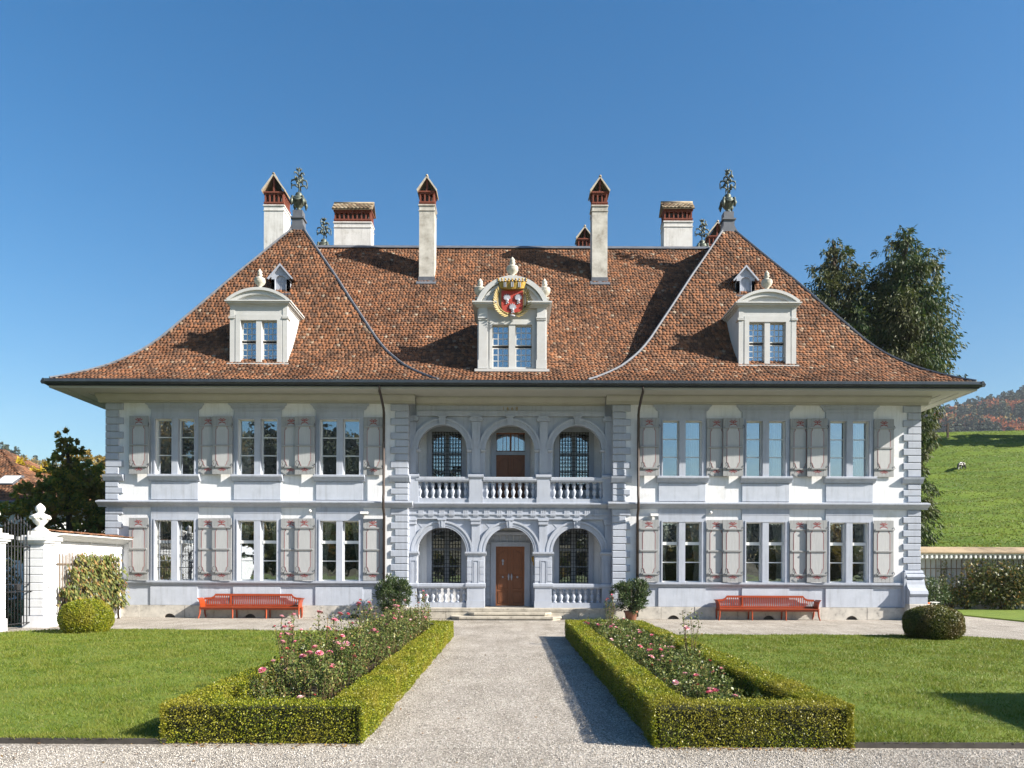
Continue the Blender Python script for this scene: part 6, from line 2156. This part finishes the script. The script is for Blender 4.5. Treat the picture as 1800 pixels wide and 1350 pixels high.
conifer(27.7, 53.0, 26.7, 3.45, 9, 'right-hand and taller dark conifer overlapping the meadow edge', [(0, .60), (.20, .68), (.40, .74), (.52, .88), (.60, 1.14), (.70, 1.08), (.8, 1.0), (.88, .80), (.94, .52), (.98, .30), (1, .15)])

# dark maple with yellow tips left of the house
cl = [(-.2, 0, 8.0, .55, .5, .8, .4), (.2, 0, 7.2, .9, .8, .8, .7), (-.5, .2, 6.5, 1.1, 1.0, .9, 1), (.8, 0, 6.3, 1.1, 1, .9, 1), (0, 0, 5.6, 1.5, 1.3, 1.0, 1.4),
      (-1.6, 0, 5.2, 1.2, 1.2, .9, 1.2), (1.9, .2, 5.2, 1.2, 1.2, .8, 1.2), (-2.3, .1, 4.2, 1.3, 1.3, 1.1, 1.4), (2.6, 0, 4.2, 1.3, 1.3, 1.0, 1.4), (.2, -.3, 4.4, 1.7, 1.4, 1.1, 1.8),
      (-1.4, -.3, 3.2, 1.5, 1.3, 1.0, 1.5), (1.5, -.4, 3.2, 1.6, 1.3, 1.0, 1.5), (3.0, 0, 3.2, 1.1, 1.1, .9, 1), (-2.8, 0, 3.0, 1.1, 1.1, .9, 1), (0, 0, 2.4, 1.8, 1.4, .8, 1.4)]
cl = [(c[0], c[1], c[2] + 0.15, c[3], c[4], c[5], c[6]) for c in cl]
tree('maple_tree', (-22.4, 38.0, 0), 'dark bushy maple turning brown and yellow left of the mansion', cl, 19000, lm_maple, (.14, .26), .8,
     ([(0, 0, 0), (.1, 0, 3), (0, 0, 8.2)], [.26, .18, .04]), 14, .35, jit=.16)
tree('yellow_tree', (-33.6, 52.0, 0), 'bright yellow autumn tree behind the dark maple', [(0, 0, 8.6, 1.6, 1.5, 1.0, 1), (-1.7, 0, 8.8, 1.7, 1.5, 1.0, 1), (1.9, 0, 7.9, 1.7, 1.5, 1.4, 1), (0, 0, 7.0, 2.4, 2, 1.8, 1.5), (2.6, 0, 6.4, 1.5, 1.5, 1.2, .8)], 5200, lm_yel, (.2, .36), .7,
     ([(0, 0, 0), (0, 0, 4), (0, 0, 9)], [.25, .18, .05]), 5, .3)
tree('ochre_tree', (-31.5, 58.0, 0), 'ochre autumn tree between the maple and the mansion corner', [(0, 0, 5.6, 2.0, 1.8, 1.8, 1), (-1.8, 0, 6.4, 1.8, 1.5, 1.5, 1), (1.6, 0, 5.0, 1.6, 1.5, 1.8, 1), (0, 0, 3.5, 2.6, 2, 1.8, 1.4)], 4200, lm_ochre, (.22, .4), .7,
     ([(0, 0, 0), (0, 0, 4), (0, 0, 7)], [.22, .16, .05]), 4, .3)
tree('ochre_tree', (-35.2, 66.0, 0), 'dull yellow tree far behind the yellow tree', [(0, 0, 10.0, 2.4, 2.0, 1.8, 1), (-2.2, 0, 10.6, 2.0, 1.8, 1.6, 1), (2.0, 0, 8.6, 2.2, 2, 1.8, 1), (0, 0, 7.0, 3, 2, 2.2, 1.5)], 4600, lm_ochre, (.24, .42), .7,
     ([(0, 0, 0), (0, 0, 5), (0, 0, 10)], [.3, .2, .05]), 4, .3)

# ------------------------------------------------------------------ the neighbour's roof
t = thing('neighbour_house', (-33.5, 46, 0), 'brown tiled house roof with skylight at the left picture edge', 'house', None)
MB().box(-9, 4.2, 0, 12, 0, 6.0).obj('wall', m_white, t)
def hip(x0, x1, y0, y1, z, px, pz):
    """hipped roof: eave rectangle and a ridge at height pz from x0+px to x1-px"""
    ym = (y0 + y1) / 2
    A = [(x0, y0, z), (x1, y0, z), (x1, y1, z), (x0, y1, z), (x0 + px, ym, pz), (x1 - px, ym, pz)]
    return MB().add(A, [(0, 1, 5, 4), (1, 2, 5), (2, 3, 4, 5), (3, 0, 4), (3, 2, 1, 0)])
hip(-10, 5.3, -1.0, 13, 5.9, 7.0, 10.1).obj('roof', m_roofbase, t)
plane_tiles(t, 'roof_tile', (-10, -1.02, 5.92), (5.3, -1.02, 5.92), (0, 7, 4.2), 35, .23, .21, .858, .858)
plane_tiles(t, 'roof_tile', (5.32, -1, 5.92), (5.32, 13, 5.92), (-7, 0, 4.2), 35, .23, .21, .858, .858)
MB().tube([(-10, -1.1, 5.88), (5.4, -1.1, 5.88)], .09, 8).obj('gutter', m_zinc, t)
sl = Vector((0, 7.0, 4.2)).normalized(); nn = Vector((0, -4.2, 7.0)).normalized()
def onroof(yy, s, h):
    return tuple(Vector((yy, -1, 5.9)) + sl * s + nn * h)
MB().tube([(5.4, -1.1, 5.88), (5.4, 13, 5.88)], .09, 8).obj('gutter', m_zinc, t)
for name, m_, x0, x1, s0, s1, h0, h1 in (('skylight', m_zinc, 1.2, 2.45, 2.2, 3.5, .02, .16), ('skylight_pane', m_lamp, 1.3, 2.35, 2.3, 3.4, .165, .18)):  # pane's pale opaque colour stands in for a bright reflection
    b = MB()
    q = [onroof(x0, s0, h0), onroof(x1, s0, h0), onroof(x1, s1, h0), onroof(x0, s1, h0), onroof(x0, s0, h1), onroof(x1, s0, h1), onroof(x1, s1, h1), onroof(x0, s1, h1)]
    b.add(q, [(0, 3, 2, 1), (4, 5, 6, 7), (0, 1, 5, 4), (1, 2, 6, 5), (2, 3, 7, 6), (3, 0, 4, 7)])
    b.obj(name, m_, t)

# ------------------------------------------------------------------ far hills
def hillR(X, Y):
    top = 150 + (X - 380) * .24 + 10 * np.sin(X * .02)
    f = np.clip((Y - 330) / 560, 0, 1)
    return np.clip(top, 20, 300) * (f * f * (3 - 2 * f)) * np.clip((X - 60) / 250, 0, 1) - 1 + 3 * np.sin(X * .05) * f
def hillL(X, Y):
    top = 68 + (-X - 340) * .26
    f = np.clip((Y - 200) / 330, 0, 1)
    return np.clip(top, 8, 220) * (f * f * (3 - 2 * f)) - 1
grid('wooded_hill', np.linspace(60, 850, 80), np.linspace(300, 1000, 60), hillR, m_hill)
grid('wooded_hill', np.linspace(-700, -60, 60), np.linspace(190, 600, 40), hillL, m_hill)
def hillB(X, Y):
    f = np.clip((-Y - 110) / 160, 0, 1)
    w = np.clip((50 - X) / 90, 0, 1)
    return np.interp(X, [-400, -131, -71, -27, 71, 200], [58, 52, 45, 29, 8, 5]) * (f * f * (3 - 2 * f)) - 1
grid('wooded_hill', np.linspace(-500, 420, 50), np.linspace(-420, -100, 30), hillB, m_hill)
def forest(name, label, xs, ys, hz, n, kinds, size, leaf, nl):
    """one mass of far-off trees; kinds: (material index, conical?) picked by patch noise"""
    Vs = []; Fs = []; Ms = []
    o = 0
    for k in range(n):
        x = rnd.uniform(*xs); y = rnd.uniform(*ys)
        z = float(hz(np.array([x]), np.array([y]))[0])
        q = noise.noise(Vector((x * .014, y * .010, 3.1))) + rnd.uniform(-.30, .30)
        mi, cone = kinds(q, x, y, z)
        h = rnd.uniform(*size) * (1.15 if cone else .85)
        m = nl
        if cone:
            f = rng.random(m) ** .8
            a = rng.uniform(0, 6.28, m); r = h * .17 * (1 - f) + .15
            rr = r * rng.random(m) ** .35
            P = np.stack([rr * np.cos(a), rr * np.sin(a), h * (.1 + .9 * f)], 1)
            D = np.stack([np.cos(a), np.sin(a), -.7 + 0 * a], 1)
        else:
            d = rvec(m); P = d * (rng.random(m) ** .33)[:, None] * np.array([h * .30, h * .30, h * .34]) + np.array([0, 0, h * .62])
            P *= (1 + .10 * np.sin(d[:, :1] * 6))
            D = d
        L = rng.uniform(leaf * .7, leaf * 1.4, m)
        V, F = leaves_np(P + np.array([x, y, z]), D + rvec(m) * .4, rvec(m), L, L * .6)
        Vs.append(V); Fs.append(F + o); o += len(V)
        Ms.append(np.full(len(F), mi))
    ob = link(name, mesh_np(name, np.concatenate(Vs), np.concatenate(Fs), [lm_spruce, lm_beech, lm_ochre, lm_yel, lm_shrub], np.concatenate(Ms)))
    tag(ob, label, None, None, 'stuff')
def kR(q, x, y, z):
    if y < 600: q += .25
    return (1, False) if q > .30 else ((2, False) if q > .20 else (0, True))
forest('far_forest', 'distant mixed autumn forest on the hill behind the meadow', (350, 720), (600, 930), hillR, 1700, kR, (13, 22), 2.3, 130)
def kL(q, x, y, z):
    return (2, False) if q > .05 else ((1, False) if q > -.12 else (0, True))
forest('far_forest', 'distant autumn trees on the slope beyond the left garden wall', (-430, -170), (380, 560), hillL, 420, kL, (11, 18), 1.7, 150)
for nm, xs in (('garden_thicket', (-60, -14)), ('garden_thicket', (-14, 70))):
    forest(nm, 'belt of garden trees standing behind the viewpoint' if xs[0] < -20 else 'lower belt of garden shrubs standing behind the viewpoint', xs, (-46, -34), lambda X, Y: 0 * X,
           60, lambda q, x, y, z: (4, False) if q < .25 else (2, False), (7.5, 10.5) if xs[0] < -20 else (4.5, 6.5), .9, 220)
def kB(q, x, y, z):
    return (0, True) if q < .2 else (2, False)
forest('far_forest', 'wooded hillside behind the viewpoint, mirrored in the windows', (-330, 160), (-330, -190), hillB, 520, kB, (13, 18), 3.2, 60)

# ------------------------------------------------------------------ beyond the right edge: what throws the long shadows there
t = thing('shadow_block', (11.0, 7.2, 0), 'unseen clipped hedge block shaped to cast the shadow on the right lawn', 'hedge', None)  # out-of-view block, footprint shaped so its shadow falls across the lawn
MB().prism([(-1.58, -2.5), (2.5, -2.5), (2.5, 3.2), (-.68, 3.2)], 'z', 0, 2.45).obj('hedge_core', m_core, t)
n = 9000
fc_ = [((-1.62, -2.5, 0), (.90, 5.75, 0), (0, 0, 2.5), (-1, 0, 0)), ((-.72, 3.25, 0), (3.3, 0, 0), (0, 0, 2.5), (0, 1, 0)), ((-.9, -2.5, 2.5), (3.4, 0, 0), (0, 5.75, 0), (0, 0, 1)), ((-1.6, -2.55, 0), (3.6, 0, 0), (0, 0, 2.5), (0, -1, 0))]
VV = []; FF = []; o = 0
for og, u, v, nn in fc_:
    og, u, v, nn = map(lambda q: np.array(q, float), (og, u, v, nn))
    P = og + np.outer(rng.random(n), u) + np.outer(rng.random(n), v) + nn * rng.normal(0, .03, (n, 1))
    D = unit(rvec(n) + nn * .6)
    V, F = leaves_np(P, D, unit(nn + rvec(n)), rng.uniform(.05, .09, n), .035)
    VV.append(V); FF.append(F + o); o += len(V)
link('hedge_foliage', mesh_np('hedge_foliage', np.concatenate(VV), np.concatenate(FF), lm_boxd), t)['kind'] = 'stuff'
for x, y, h, sd_, lb in ((77, 101, 21, 21, 'spruce on the meadow beyond the right picture edge, nearest the crest'), (83, 99, 24, 22, 'tallest spruce on the meadow beyond the right picture edge'), (90, 103, 19, 23, 'short spruce behind its taller neighbours beyond the right edge')):
    tree('spruce_tree', (x, y, mz(x, y)), lb, cone_clumps(h, 3.6, sd_, 12, .1), 6500, lm_spruce, (.7, 1.3), .5, ([(0, 0, 0), (0, 0, h * .5), (0, 0, h * .95)], [.4, .25, .05]), 8, .8)

# ------------------------------------------------------------------ the air
hm = bpy.data.materials.new('haze_air')
hm.use_nodes = True
hm.node_tree.nodes.clear()
pv = hm.node_tree.nodes.new('ShaderNodeVolumePrincipled')
pv.inputs['Color'].default_value = (0.80, 0.88, 1.0, 1)
pv.inputs['Density'].default_value = 0.00012
pv.inputs['Anisotropy'].default_value = 0.0
ho = hm.node_tree.nodes.new('ShaderNodeOutputMaterial')
hm.node_tree.links.new(pv.outputs[0], ho.inputs['Volume'])
tag(MB().box(-1150, 1150, -650, 1300, -1.7, 275).obj('haze', hm), 'thin blue autumn haze filling the valley air', None, None, 'stuff')
